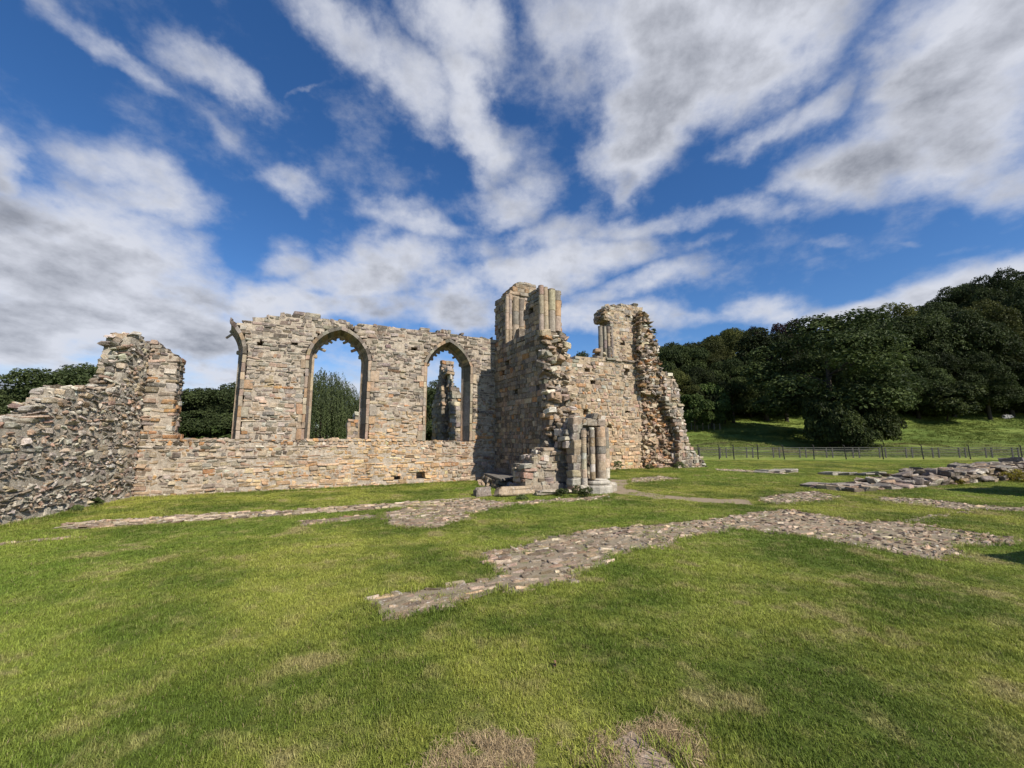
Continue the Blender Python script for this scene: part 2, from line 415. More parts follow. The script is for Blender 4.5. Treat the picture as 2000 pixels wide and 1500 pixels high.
def grass_colour(T, pos, far=False):
    n1 = T.noise(pos, 0.55, 5, 0.62); n2 = T.noise(pos, 2.6, 5, 0.65); n3 = T.noise(pos, 0.13, 3, 0.5)
    c = T.mix(T.mr(n1, .38, .62), (.125, .175, .028), (.345, .360, .072))
    c = T.mix(T.mr(n3, .42, .62, 0, .55), c, (.185, .275, .040))
    c = T.mix(T.mr(n2, .50, .68, 0, .55), c, (.40, .35, .14))
    c = T.mix(T.mr(T.noise(pos, 1.1, 4, .6), .57, .66, 0, .6), c, (.40, .32, .17))
    return c
def lawn_mat():
    m, T, b = mat_new('lawn'); pos = T.new('ShaderNodeNewGeometry').outputs['Position']
    c = grass_colour(T, pos)
    f = T.mr(T.noise(pos, 38, 6, .75), .3, .7, .45, 1.35, False)
    cv = T.new('ShaderNodeCombineXYZ'); [T.put(cv.inputs[i], f) for i in range(3)]
    c = T.mix(1.0, c, cv.outputs[0], 'MULTIPLY')
    sp = T.new('ShaderNodeSeparateXYZ'); T.put(sp.inputs[0], pos)
    # rough pasture beyond the fence: browner bands of dead grass
    mead = T.mr(sp.outputs[1], 38, 42)
    pm = T.mapping(pos, (.10, .35, .35))
    mc = T.mix(T.mr(T.noise(pm, 1.0, 5, .6), .40, .62), (.11, .16, .03), (.20, .25, .055))
    br = T.math('MULTIPLY', T.mr(T.noise(T.mapping(pos, (.12, .5, .5)), 1.0, 6, .7), .50, .62, 0, .85), T.math('MULTIPLY', T.mr(sp.outputs[1], 46, 52), T.mr(sp.outputs[1], 66, 58)))
    mc = T.mix(br, mc, (.15, .11, .06))
    mf = T.mr(T.noise(pos, 3.5, 6, .75), .3, .7, .6, 1.3, False)
    cv2 = T.new('ShaderNodeCombineXYZ'); [T.put(cv2.inputs[i], mf) for i in range(3)]
    mc = T.mix(1.0, mc, cv2.outputs[0], 'MULTIPLY')
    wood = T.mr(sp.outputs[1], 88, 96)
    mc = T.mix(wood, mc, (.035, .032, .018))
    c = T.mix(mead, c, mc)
    T.put(b.inputs['Base Color'], c)
    h = T.math('ADD', T.noise(pos, 45, 5, .8), T.math('MULTIPLY', T.noise(pos, 5, 5, .7), T.mr(sp.outputs[1], 38, 42, .6, 6)))
    bump(T, b, h, .9, .05)
    return m
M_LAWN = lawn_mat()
def grid_axis(pts):
    out = []
    for a, b, s in pts: out += list(np.arange(a, b, s))
    return np.array(out+[pts[-1][1]], float)
gx = grid_axis([(-900, -100, 50), (-100, 0, 4), (0, 180, 2), (180, 320, 10), (320, 900, 50)])
gy = grid_axis([(-300, -20, 40), (-20, 40, 4), (40, 100, 1.5), (100, 220, 6), (220, 1400, 60)])
GX, GY = np.meshgrid(gx, gy); GZ = terrain(GX, GY)
V = np.stack([GX.ravel(), GY.ravel(), GZ.ravel()], 1); nx = len(gx)
F_ = np.array([[j*nx+i, j*nx+i+1, (j+1)*nx+i+1, (j+1)*nx+i] for j in range(len(gy)-1) for i in range(nx-1)])
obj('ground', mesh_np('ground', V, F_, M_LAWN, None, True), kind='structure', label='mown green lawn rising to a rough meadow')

# --- exposed footings and worn paving, polygons in ground metres
def gp(pts): return [tuple(ground(*p)) for p in pts]
def pip(poly, x, y):
    x = np.asarray(x); y = np.asarray(y); res = np.zeros(x.shape, bool)
    for i in range(len(poly)):
        (x0, y0), (x1, y1) = poly[i], poly[(i+1) % len(poly)]
        if y0 == y1: continue
        c = ((y0 <= y) != (y1 <= y)) & (x < x0+(x1-x0)*(y-y0)/(y1-y0)); res ^= c
    return res
def ragged_poly(poly, seed, step=.25, amp=.07):
    g = np.random.default_rng(seed); out = []
    for i in range(len(poly)):
        p = np.array(poly[i]); q = np.array(poly[(i+1) % len(poly)]); L = np.linalg.norm(q-p); k = max(1, int(L/step))
        for j in range(k): out.append(tuple(p+(q-p)*j/k+g.normal(0, amp, 2)*(1 if L > .3 else .3)))
    return out
def dirt_mat(name, a, b2, grassy=.0):
    m, T, b = mat_new(name); pos = T.new('ShaderNodeNewGeometry').outputs['Position']
    c = T.mix(T.noise(pos, 3, 6, .7), a, b2)
    c = T.mix(T.mr(T.noise(pos, 40, 4, .7), .5, .7, 0, .6), c, (.34, .28, .20))
    if grassy: c = T.mix(T.mr(T.noise(pos, 2.2, 5, .65), .56, .66, 0, grassy), c, (.13, .15, .04))
    T.put(b.inputs['Base Color'], c); bump(T, b, T.noise(pos, 30, 6, .75), .8, .02); return m
M_DIRT = dirt_mat('dry_mortar_and_dirt', (.19, .155, .105), (.31, .255, .175), .7)
M_PATH = dirt_mat('trodden_earth', (.22, .17, .11), (.32, .25, .17), .8)
EXCL = []
def tri_sheet(poly, z):
    from mathutils.geometry import tessellate_polygon
    t = tessellate_polygon([[Vector((x, y, 0)) for x, y in poly]])
    return [(x, y, z) for x, y in poly], [list(f) for f in t]
def paving(px_poly, label, seed, size=(.07, .17), cover=.8, name='paving', warm=.3, lift=.012, amp=.07, pal=None):
    poly = ragged_poly(gp(px_poly), seed, .3, amp); EXCL.append(poly)
    S = Stones(seed); g = S.r; xs = [p[0] for p in poly]; ys = [p[1] for p in poly]
    d = dN; n = np.array([-d[1], d[0]])
    # rows of stones running with the old walls
    P0 = np.array([min(xs), min(ys)]); ext = math.hypot(max(xs)-min(xs), max(ys)-min(ys))+1
    v = -ext
    pk = picker(pal or dict(grey=3, white=2.2, brown=2, pink=.9, cream=1.2, dark=.8, tan=1.5), None, 0, .12, .6)
    while v < ext:
        rowh = g.uniform(size[0]*.7, size[1])*.8; u = -ext
        while u < ext:
            w = g.uniform(size[0], size[1])*g.uniform(.9, 1.7)
            c = P0+d*(u+w/2)+n*(v+rowh/2+g.normal(0, .012)); u += w
            if g.random() < cover and pip(poly, c[0], c[1]):
                a = g.normal(0, .12); dd = np.array([d[0]*math.cos(a)-d[1]*math.sin(a), d[0]*math.sin(a)+d[1]*math.cos(a)])
                A = np.array([[dd[0], dd[1], 0], [-dd[1], dd[0], 0], [0, 0, 1.]])
                hz = g.uniform(.02, .03)
                S.add([c[0], c[1], lift+g.normal(0, .004)-hz+.004], rotm(g, .02)@A, [w/2*.9, rowh/2*g.uniform(.75, .95), hz], .03, .006, np.array(pk(g, 0, 0))*(g.uniform(.55, .85) if g.random() < .75 else 1.25)*np.array((1.06, .98, .86)))
        v += rowh
    Vs, Fs, Ks = S.arrays()
    sv, sf = tri_sheet(poly, .006); 
    me = mesh_np('paving', np.concatenate([Vs, np.array(sv)]), [Fs, np.array(sf)+len(Vs)], M_FLAT, np.concatenate([Ks, np.tile((.24, .19, .135), (len(sv), 1))]))
    me.materials.append(M_DIRT)
    idx = np.zeros(len(me.polygons), np.int32); idx[len(Fs):] = 1; me.polygons.foreach_set('material_index', idx)
    return obj(name, me, kind='structure', label=label)

# wall frames
NW = Frame(ground(257, 974), ground(966, 938)); dN = NW.d
paving([(742, 1003), (800, 990), (870, 981), (930, 975), (1000, 981), (1130, 972), (1200, 966), (1165, 978), (1000, 988), (922, 1005), (925, 1018), (790, 1036), (755, 1024)], 'worn stone paving in front of the broken wall end', 11, cover=.85)
paving([(930, 1085), (1000, 1066), (1080, 1050), (1150, 1038), (1277, 1025), (1388, 1012), (1520, 995), (1558, 997), (1698, 1023), (1740, 1018), (1804, 1023), (1894, 1038), (2000, 1048), (1996, 1063), (1881, 1069), (1868, 1093), (1813, 1093), (1724, 1078), (1554, 1048), (1447, 1033), (1413, 1040), (1330, 1055), (1314, 1072), (1192, 1086), (1184, 1104), (1020, 1160), (960, 1152), (880, 1185), (832, 1202), (745, 1212), (715, 1170), (800, 1155), (940, 1137), (966, 1125), (945, 1100)], 'large zigzag of worn stone footings across the lawn', 12, cover=.86)
paving([(1462, 974), (1558, 961), (1600, 961), (1656, 972), (1617, 980), (1511, 987)], 'small patch of flat stones behind the zigzag footings', 13)
paving([(1690, 974), (1760, 971), (1850, 980), (1960, 990), (2060, 994), (2060, 1004), (1935, 999), (1880, 1004), (1800, 1020), (1745, 1018), (1872, 998), (1800, 990)], 'narrow stone footing below the low wall', 14, cover=.7)
paving([(590, 1017), (742, 1006), (742, 1013), (605, 1026)], 'thin strip of paving left of the paved patch', 15)
paving([(1140, 1512), (1180, 1486), (1250, 1462), (1330, 1475), (1345, 1512)], 'lichened rock showing through the lawn at the bottom', 16, size=(.2, .5), amp=.03, lift=.02, cover=.9, pal=dict(grey=4, dark=2, brown=2, white=.6))
paving([(-60, 1066), (90, 1053), (170, 1046), (160, 1052), (0, 1066), (-60, 1073)], 'sunken stones in the lawn at the far left', 17, amp=.02)
paving([(1505, 925), (1560, 917), (1600, 920), (1520, 932)][:0] or [(1224, 935), (1290, 930), (1341, 936), (1235, 945)], 'pale footing strips beside the tall ruin', 18, amp=.04, cover=.6)
paving([(1395, 916), (1440, 917), (1540, 925), (1538, 927), (1400, 919)], 'thin line of white stones leading from the ruin', 19, amp=.03, cover=.6, pal=dict(white=3, cream=1, grey=1))
paving([(128, 1025), (330, 1011), (530, 999), (742, 986), (930, 974), (932, 981), (742, 995), (530, 1009), (330, 1022), (128, 1036)], 'long line of worn footing stones across the lawn before the long wall', 20, name='stone_footing', size=(.09, .22), amp=.035, lift=.035, cover=.95, pal=dict(white=2, cream=2, grey=2, tan=1))
pth = ragged_poly(gp([(1188, 936), (1235, 938), (1218, 953), (1290, 967), (1413, 975), (1462, 976), (1480, 986), (1345, 981), (1192, 963)]), 31, .3, .08); EXCL.append(pth)
v_, f_ = tri_sheet(pth, .007); obj('path', mesh_np('path', v_, np.array(f_), M_PATH), kind='structure', label='trodden earth path past the clustered pier')
DRY = ragged_poly(gp([(840, 1512), (870, 1470), (960, 1450), (1060, 1470), (1120, 1500), (1200, 1450), (1290, 1415), (1350, 1440), (1370, 1512)]), 33, .1, .04)

# ------------------------------------------------------------------ ruined walls
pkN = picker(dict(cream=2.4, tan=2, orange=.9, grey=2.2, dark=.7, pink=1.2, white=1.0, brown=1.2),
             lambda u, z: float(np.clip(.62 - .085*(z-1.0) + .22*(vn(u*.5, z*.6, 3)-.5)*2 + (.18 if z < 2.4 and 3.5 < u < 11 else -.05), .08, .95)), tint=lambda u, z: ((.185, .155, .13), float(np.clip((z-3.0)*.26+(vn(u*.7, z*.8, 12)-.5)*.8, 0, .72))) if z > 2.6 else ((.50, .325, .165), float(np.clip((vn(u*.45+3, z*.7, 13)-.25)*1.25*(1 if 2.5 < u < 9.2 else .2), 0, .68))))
pkL = picker(dict(cream=1.8, tan=1.4, grey=2.4, dark=.5, white=3.0, brown=.9, pink=.9))
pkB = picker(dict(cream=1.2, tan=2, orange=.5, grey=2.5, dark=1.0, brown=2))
pkC = picker(dict(cream=2.6, tan=2, orange=1.1, grey=2, dark=.5, pink=1, white=1.2), lambda u, z: float(np.clip(.75-.045*(z-1)+.4*(vn(u*.7, z*.7, 9)-.5), .1, .95)), tint=lambda u, z: ((.24, .21, .18), float(np.clip((z-3.5)*.12+(vn(u*.8, z*.8, 14)-.6)*.8, 0, .5))) if z > 3.2 else ((.54, .35, .17), float(np.clip((vn(u*.6, z*.6, 15)-.15)*1.1, 0, .7))))
pkR = picker(dict(cream=2, tan=2, orange=.8, grey=1.4, brown=1.2, white=1.4))
pkA = picker(dict(cream=2, tan=2.5, orange=.7, pink=1.0, grey=2), calm=.5)

# --- north wall with three traceried windows
def arch_pts(u0, u1, zs, um, za, n=12):
    cc = .11 if um > 8 else .155
    def arc(ue, ua):   # from the springing to the apex, a segmental curve
        p = np.array([ue, zs]); q = np.array([ua, za]); L_ = np.linalg.norm(q-p); sg = cc*L_; R_ = (L_*L_/4+sg*sg)/(2*sg)
        m_ = (p+q)/2; t_ = (q-p)/L_; nn = np.array([-t_[1], t_[0]])*(1 if ua > ue else -1); c_ = m_-nn*(R_-sg); hf_ = math.asin(L_/2/R_)
        out = []
        for i in range(n+1):
            a = -hf_+2*hf_*i/n; out.append(tuple(c_+nn*R_*math.cos(a)+t_*R_*math.sin(a)))
        return out
    L = arc(u0, um); Rr = arc(u1, um)
    return L + Rr[::-1][1:]
def window_geo(F, l, r_, sill, spring, apex):
    u0 = F.px(*l)[0]; u1 = F.px(*r_)[0]; zs = F.px(*spring)[1]; um, za = F.px(*apex); z0 = F.px(*sill)[1]
    return u0, u1, z0, zs, (u0+u1)/2, za
TH = .85
w1 = window_geo(NW, (599, 780), (716, 780), (655, 859), (655, 698), (655, 643))
w2 = window_geo(NW, (832, 780), (918, 780), (873, 861), (875, 712), (873, 667))
# first window has lost its left side and most of its head
w0 = window_geo(NW, (341, 800), (466, 780), (400, 858), (470, 690), (405, 612))
DR = .11
def hole_of(w, dr):
    u0, u1, z0, zs, um, za = w
    return [(u0-dr, z0)] + arch_pts(u0-dr, u1+dr, zs, um, za+dr*1.25) + [(u1+dr, z0)]
h1, h2 = hole_of(w1, DR), hole_of(w2, DR)
a0 = arch_pts(w0[0]-DR, w0[1]+DR, w0[3], w0[4], w0[5]+DR*1.2, 16)
half = [p for p in a0 if p[0] >= NW.px(446, 650)[0]]
half = half if half[0][1] > half[-1][1] else half[::-1]
top = NW.poly([(452, 634), (472, 628), (500, 622), (522, 617), (540, 616), (556, 613), (572, 611), (582, 605), (596, 606), (612, 611), (630, 618), (650, 620), (668, 627), (690, 632), (720, 634), (760, 637), (790, 641), (818, 645), (824, 636), (838, 640), (846, 648), (858, 647), (862, 641), (874, 643), (884, 650), (905, 651), (915, 657), (945, 659), (968, 659)])
lpier = NW.poly([(286, 662), (300, 664), (312, 672), (322, 681), (336, 690), (350, 697)])
sillL = NW.px(341, 847); jl = w0[0]
outN = [(0.0, -.3), (0.0, lpier[0][1])] + lpier + [(jl, sillL[1]), (jl+.25, w0[2]), (w0[1]+DR, w0[2])] + half[::-1] + [(half[0][0], top[0][1])] + top + [(top[-1][0]+.5, top[-1][1]-.05), (top[-1][0]+.5, -.3)]
pitsN = [pit(NW, 508, 670, 10, 10), pit(NW, 575, 672, 11, 8), pit(NW, 809, 680, 9, 9), pit(NW, 274, 835, 12, 12), pit(NW, 685, 642, 12, 8), pit(NW, 775, 933, 11, 10), pit(NW, 822, 929, 16, 12)]
nave = thing('ruined_wall', 'long ruined stone wall with three arched window openings', 'ruined wall')
S = Stones(1)
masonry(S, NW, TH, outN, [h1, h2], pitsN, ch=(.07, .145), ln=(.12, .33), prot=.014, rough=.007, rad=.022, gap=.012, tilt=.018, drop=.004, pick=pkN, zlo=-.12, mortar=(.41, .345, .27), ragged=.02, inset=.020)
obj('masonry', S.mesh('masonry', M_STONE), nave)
pkS = picker(dict(grey=3, dark=1, tan=1.2), calm=.1)  # greyer arch stones: mostly soffit shade put into the stone colour
def dressed_window(w, label, seed, full=True):
    u0, u1, z0, zs, um, za = w
    win = obj('window', None, nave, label)
    S = Stones(seed); g = S.r; pk = pkA
    sides = ((u0, -1), (u1, 1)) if full else ((u1, 1),)
    for (u, s) in sides:
        z = z0
        while z < zs-.05:
            h = min(g.uniform(.2, .42), zs-z); wd = DR-.005
            a, b = (u-wd, u) if s < 0 else (u, u+wd)
            # quoins tail into the wall on its face
            S.add(NW.W((a+b)/2, TH/2-.002, z+h/2), NW.A, [(b-a)/2, TH/2+.012, h/2-.004], .012, .003, pk(g, 0, z))
            if g.random() < .6:
                t = g.uniform(.08, .28); m_ = (u-wd-t/2) if s < 0 else (u+wd+t/2)
                S.add(NW.W(m_, .08, z+h/2), NW.A, [t/2, .10, h/2-.006], .015, .004, pk(g, 0, z))
            z += h
    obj('jamb', S.mesh('jamb', M_ASHLAR), win)
    S = Stones(seed+1)
    A = arch_pts(u0, u1, zs, um, za, 7); B = arch_pts(u0-DR, u1+DR, zs, um, za+DR*1.25, 7)
    lo = 0 if full else 8
    umin = NW.px(446, 650)[0]
    for i in range(0, len(A)-1):
        if not full and (A[i][0]+A[i+1][0])/2 < umin: continue
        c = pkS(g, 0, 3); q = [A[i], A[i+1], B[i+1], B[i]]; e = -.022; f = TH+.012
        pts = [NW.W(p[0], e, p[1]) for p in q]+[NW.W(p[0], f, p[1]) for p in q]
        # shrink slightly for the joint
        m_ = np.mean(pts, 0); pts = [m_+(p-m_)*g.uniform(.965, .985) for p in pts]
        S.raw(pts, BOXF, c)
    ARCH_S = S
    # tracery frame set back in the reveal: a moulded ring with broken cusps
    S = Stones(seed+2); fw = .105; d0, d1 = .48, .64
    A2 = [(u0+.0, z0)] + [(u0, z0+(zs-z0)*k/5) for k in range(1, 5)] + arch_pts(u0, u1, zs, um, za, 12) + [(u1, z0+(zs-z0)*k/5) for k in range(4, 0, -1)] + [(u1, z0)]
    cx, cz = um, zs*.6+z0*.4
    def inw(i, k):
        p = np.array(A2[i]); q = np.array(A2[min(i+1, len(A2)-1)])-np.array(A2[max(i-1, 0)]); q = q/np.linalg.norm(q); return p+np.array([q[1], -q[0]])*k
    for i in range(len(A2)-1):
        if not full and ((A2[i][0] < umin+.02 and A2[i][1] > zs) or A2[i][0] < um): continue
        c = pk(g, 0, 3)
        # hollow chamfer sloping from the wall face down to the tracery
        o0, o1, i0, i1 = inw(i, -.03), inw(i+1, -.03), inw(i, fw-.005), inw(i+1, fw-.005); a0_, a1_ = inw(i, .006), inw(i+1, .006)
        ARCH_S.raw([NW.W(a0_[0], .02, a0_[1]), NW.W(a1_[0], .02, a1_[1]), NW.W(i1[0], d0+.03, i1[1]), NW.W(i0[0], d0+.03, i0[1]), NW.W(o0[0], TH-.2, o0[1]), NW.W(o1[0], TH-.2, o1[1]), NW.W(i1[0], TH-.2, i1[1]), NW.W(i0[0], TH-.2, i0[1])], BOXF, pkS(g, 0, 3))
        for (k0, k1, e, f) in ((fw-.03, fw+.03, d0, d1), (fw+.025, fw+.065, d0+.045, d1-.045)):
            p0, p1, p2, p3 = inw(i, k0), inw(i+1, k0), inw(i+1, k1), inw(i, k1)
            q = [p0, p1, p2, p3]
            pts = [NW.W(p[0], e, p[1]) for p in q]+[NW.W(p[0], f, p[1]) for p in q]
            S.raw(pts, BOXF, c)
    # stumps of the lost tracery
    def stump(i, L, ang, wd=.085):
        p = inw(i, fw+.05); q = np.array(A2[i+1])-np.array(A2[i-1]); q = q/np.linalg.norm(q); nn = np.array([q[1], -q[0]])
        ca, sa = math.cos(ang), math.sin(ang); nn = np.array([nn[0]*ca-nn[1]*sa, nn[0]*sa+nn[1]*ca]); tt = np.array([-nn[1], nn[0]])
        ce = p+nn*L/2; W3 = NW.W(ce[0], (d0+d1)/2, ce[1])
        ax = np.array([[NW.d[0]*nn[0], NW.d[1]*nn[0], nn[1]], [-NW.n[0], -NW.n[1], 0], [NW.d[0]*tt[0], NW.d[1]*tt[0], tt[1]]])
        S.add(W3, ax, [L/2, .055, wd/2], .02, .004, pk(g, 0, 3))
    def cusp(i, s=.08):
        p = inw(i, fw+.06); S.add(NW.W(p[0], (d0+d1)/2, p[1]), NW.A, [s, .05, s], .04, .004, pk(g, 0, 3)*.9)
    base = 5
    if full:
        n_ = 24
        for f_, L, a in ((.20, .22, .25), (.36, .14, .5), (.66, .17, -.5), (.80, .20, -.2)) if seed == 40 else ((.27, .13, .4), (.76, .16, -.3)):
            stump(base+int(f_*n_), L*(1 if seed == 40 else .8), a)
        for f_ in ((.07, .30, .45, .58, .72, .93) if seed == 40 else (.07, .2, .36, .44, .56, .66, .93)): cusp(base+int(f_*n_), .07)
    else:
        ks = [i for i in range(base, base+24) if A2[i][0] > umin]
        if ks: stump(ks[1], .22, .1)
        cusp(base+23, .07)
    obj('arch', ARCH_S.mesh('arch', M_ASHLAR), win)
    obj('tracery', S.mesh('tracery', M_ASHLAR), win)
dressed_window(w1, 'widest window opening with a rounded pointed head and broken cusps', 40)
dressed_window(w2, 'narrow pointed window opening beside the shaded corner', 50)
dressed_window(w0, 'window opening whose left side and head have fallen away', 60, False)

# --- near left wall, coming towards the viewer from the corner
LW = Frame(ground(257, 974), ground(0, 1030))
LW.n = -LW.n; LW.A = np.array([[LW.d[0], LW.d[1], 0], [-LW.n[0], -LW.n[1], 0], [0, 0, 1.0]])
LW.P = LW.P + 0*LW.d
outL = LW.poly([(284, 662), (274, 655), (263, 651), (255, 655), (251, 668), (248, 680), (244, 695), (245, 708), (238, 722), (233, 738), (224, 750), (220, 768), (205, 768), (196, 758), (165, 756), (140, 758), (122, 764), (112, 780), (96, 790), (80, 808), (58, 822), (30, 832), (0, 838), (-60, 848), (-160, 850)])
uL = outL[-1][0]
outL = [(-.6, -.3), (-.6, outL[0][1]-.1)] + outL + [(uL, -.3)]
lw = thing('ruined_wall', 'rough rubble wall stepping up from the left edge of the view to a tall corner', 'ruined wall')
S = Stones(2)
masonry(S, LW, .6, outL, pits=[], ch=(.05, .14), ln=(.08, .24), prot=.016, rough=.011, rad=.035, gap=.010, tilt=.03, drop=.006, ragged=.11, pick=pkL, zlo=-.12, mortar=(.40, .35, .28), inset=.022, layers=3, drag=.08)
obj('masonry', S.mesh('masonry', M_RUBBLE), lw)

# --- shaded wall with its broken tower
BW = Frame(ground(966, 938), d=(.487, -.873))
BW.n = np.array([-.873, -.487]); BW.A = np.array([[BW.d[0], BW.d[1], 0], [-BW.n[0], -BW.n[1], 0], [0, 0, 1.0]])
BTH = .98
PB = BW.px
rag = BW.poly([(1054, 646), (1057, 680), (1060, 720), (1066, 760), (1072, 800), (1074, 838), (1070, 868), (1066, 900)])
outB = [(0.0, -.3)] + BW.poly([(966, 590), (987, 575), (987, 671), (1024, 659), (1024, 596), (1031, 582), (1034, 567), (1052, 557)]) + rag + [(rag[-1][0], -.3)]
outB[2] = (outB[2][0], outB[2][1]); outB[3] = (outB[2][0], outB[3][1])
t1 = outB[2][0]; t2 = outB[4][0]; t3 = outB[8][0]; zl = outB[3][1]
outB[5] = (t2, outB[5][1]); outB[9] = (t3, outB[9][1])
tb = thing('ruined_wall', 'tall shaded stone wall topped by two shafted window piers, its near end broken to rubble', 'ruined wall')
S = Stones(3)
pitsB = [pit(BW, 991, 651+0, 4, 7)] + [pit(BW, x, y, 5, 8) for x, y in ((976, 650), (1046, 685), (1049, 757), (1008, 768), (989, 707), (1037, 608), (1004, 800), (983, 730))]
low = [p for p in outB if True]
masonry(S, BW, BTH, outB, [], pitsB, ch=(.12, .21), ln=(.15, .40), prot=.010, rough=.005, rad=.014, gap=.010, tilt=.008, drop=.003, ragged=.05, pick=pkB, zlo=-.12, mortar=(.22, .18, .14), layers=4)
obj('masonry', S.mesh('masonry', M_STONE), tb)
# core rubble of the broken near end
S = Stones(4)
def rubble_face(S, F, poly, depth, n_per, size=(.08, .2), prot=.10, pick=pkR, flat=.42, tilt=.25):
    us = [p[0] for p in poly]; zs = [p[1] for p in poly]; g = S.r
    area = (max(us)-min(us))*(max(zs)-min(zs)); N = int(area*n_per)
    for _ in range(N):
        u = g.uniform(min(us), max(us)); z = g.uniform(min(zs), max(zs))
        if not inside([poly], u, z): continue
        a = g.uniform(*size); hz = a*g.uniform(flat*.6, flat*1.5)
        S.add(F.W(u, g.uniform(-prot, depth), z), rotm(g, tilt)@F.A, [a, a*g.uniform(.6, 1.2), hz], .03, .012, pick(g, u, z))
# the broken end faces the viewer: a plane across the wall, following the break downwards
for i in range(len(rag)-1):
    (ta, za), (tb_, zb) = rag[i], rag[i+1]
    tm = (ta+tb_)/2
    Fe = Frame((BW.W(tm, 0, 0))[:2], d=-BW.n)
    rubble_face(S, Fe, [(.04, zb), (BTH+.02, zb), (BTH+.02, za), (.04, za)], .22, 60, (.06, .17), .14)
# lower spread of rubble towards the clustered pier
Fe = Frame((BW.W(rag[-2][0]-.1, 0, 0))[:2], d=-BW.n)
rubble_face(S, Fe, [(.15, 1.3), (1.25, 1.0), (1.2, 2.3), (.9, 2.7), (.25, 2.6)], .3, 60, (.08, .2), .16)
obj('rubble_core', S.mesh('rubble_core', M_STONE), tb, 'pale jagged rubble core bristling from the broken wall end')
# inner part of the far pier, rising higher behind its shafts
S = Stones(5)
zb_ = outB[2][1]
F1 = Frame((BW.W(t1-.22, 0, 0))[:2], d=-BW.n)
masonry(S, F1, .85, F1.poly([(992, 676), (992, 572), (1000, 565), (1006, 562), (1013, 551), (1030, 553), (1046, 556), (1047, 600), (1047, 655)]), ch=(.12, .2), ln=(.18, .4), prot=.02, rough=.008, rad=.02, ragged=.05, pick=pkA, drop=.02, mortar=(.3, .25, .19))
obj('pier_core', S.mesh('pier_core', M_STONE), tb)
def jamb_shafts(t, z0, z1, ws, seed, parent):
    for k, (w, r_) in enumerate(ws):
        p = BW.W(t+.01, w, 0); obj('window_shaft', shaft_mesh('window_shaft', p[0], p[1], z0+(.05*k), z1-.03*k, r_, pkA, seed+k, .6), parent)
jamb_shafts(t1, zl+.0, zb_, ((.07, .075), (.22, .075), (.47, .14), (.74, .13)), 70, tb)
zt2 = outB[8][1]; zr = rag[0][1]
jamb_shafts(t3, zr-.08, zt2, ((.09, .09), (.28, .09), (.53, .14), (.78, .13)), 80, tb)

# stump of cross wall in front of the shaded wall
SW = Frame(ground(1022, 967), d=dN)
stub = thing('wall_stump', 'low lit stump of coursed masonry between the stone slab and the clustered pier', 'wall stump')
S = Stones(6)
outS = SW.poly([(1024, 975), (1024, 912), (1040, 908), (1041, 893), (1056, 889), (1064, 876), (1086, 873), (1110, 874), (1118, 880), (1120, 975)])
masonry(S, SW, .8, outS, ch=(.08, .19), ln=(.14, .42), prot=.02, rough=.009, rad=.025, gap=.014, pick=pkL, ragged=.03, mortar=(.32, .27, .2), zlo=.2)
obj('masonry', S.mesh('masonry', M_STONE), stub)
S = Stones(7)
F2 = SW.off(-.06)
masonry(S, F2, .85, [(F2.px(1019, 950)[0], -.1), (F2.px(1019, 950)[0], .26), (F2.px(1130, 950)[0], .26), (F2.px(1130, 950)[0], -.1)], ch=(.17, .19), ln=(.25, .5), prot=.008, rough=.005, rad=.015, pick=pkA, mortar=(.3, .25, .2))
obj('plinth', S.mesh('plinth', M_STONE), stub)

# clustered pier
CP = Frame(ground(1118, 964.5), d=dN)
cp = thing('clustered_pier', 'pale clustered pier of round shafts on a moulded base', 'pier')
S = Stones(8); 
outP = CP.poly([(1121, 957), (1121, 874), (1104, 872), (1106, 840), (1121, 814), (1140, 818), (1152, 823), (1166, 816), (1181, 818), (1184, 850), (1185, 957)])
outP = [(u, z if z > .3 else -.1) for u, z in outP]
masonry(S, CP, .70, outP, ch=(.12, .22), ln=(.16, .34), prot=.02, rough=.010, rad=.03, pick=pkL, ragged=.05, mortar=(.2, .17, .13), layers=3)
obj('backing_masonry', S.mesh('backing_masonry', M_STONE), cp)
pkP = picker(dict(cream=1.2, grey=3, white=2.6, orange=.5, pink=.6, tan=.8), calm=.1, var=.15)
def on_cp(px, w): u = CP.px(px, 900)[0]; return CP.W(u, w, 0)
for k, (pxx, w, r_, zt_) in enumerate(((1132, -.22, .085, 836), (1147.5, -.24, .085, 834), (1165, -.22, .155, 834), (1179, -.12, .11, 834), (1140, .0, .06, 834))):
    p = on_cp(pxx, w); ztop = CP.px(pxx, zt_)[1]-.02
    obj('shaft', shaft_mesh('shaft', p[0], p[1], .42 if k != 0 else .25, ztop, r_, pkP, 90+k, .25, M_STONE), cp)
pc = on_cp(1161, -.16)
prof = [(.40, -.05), (.40, .20), (.37, .24), (.30, .25), (.335, .27), (.35, .31), (.345, .36), (.31, .385), (.27, .39), (.28, .41), (.24, .44)]
V, Fq, Tq, K = lathe(prof, 0, 0, [np.array((.45, .41, .34))]*len(prof), 12)
V[:, 0] *= 1.12; gg = np.random.default_rng(5); V += gg.normal(0, .006, V.shape)
V = V@np.array([[dN[0], dN[1], 0], [-dN[1], dN[0], 0], [0, 0, 1.]]) + np.array([pc[0], pc[1], 0])
obj('base', mesh_np('base', V, [Fq, Tq], M_STONE, K), cp)
for pxx, w, hu, hw, hz, zc in ((1131, -.06, .17, .24, .14, None), (1180, -.03, .26, .24, .16, None), ):
    S = Stones(int(pxx)); p = on_cp(pxx, w); zz2 = hz-.03 if zc is None else CP.px(pxx, zc)[1]
    S.add([p[0], p[1], zz2], CP.A, [hu, hw, hz], .06, .016, (.40, .36, .29)); obj('block', S.mesh('block', M_STONE), cp)

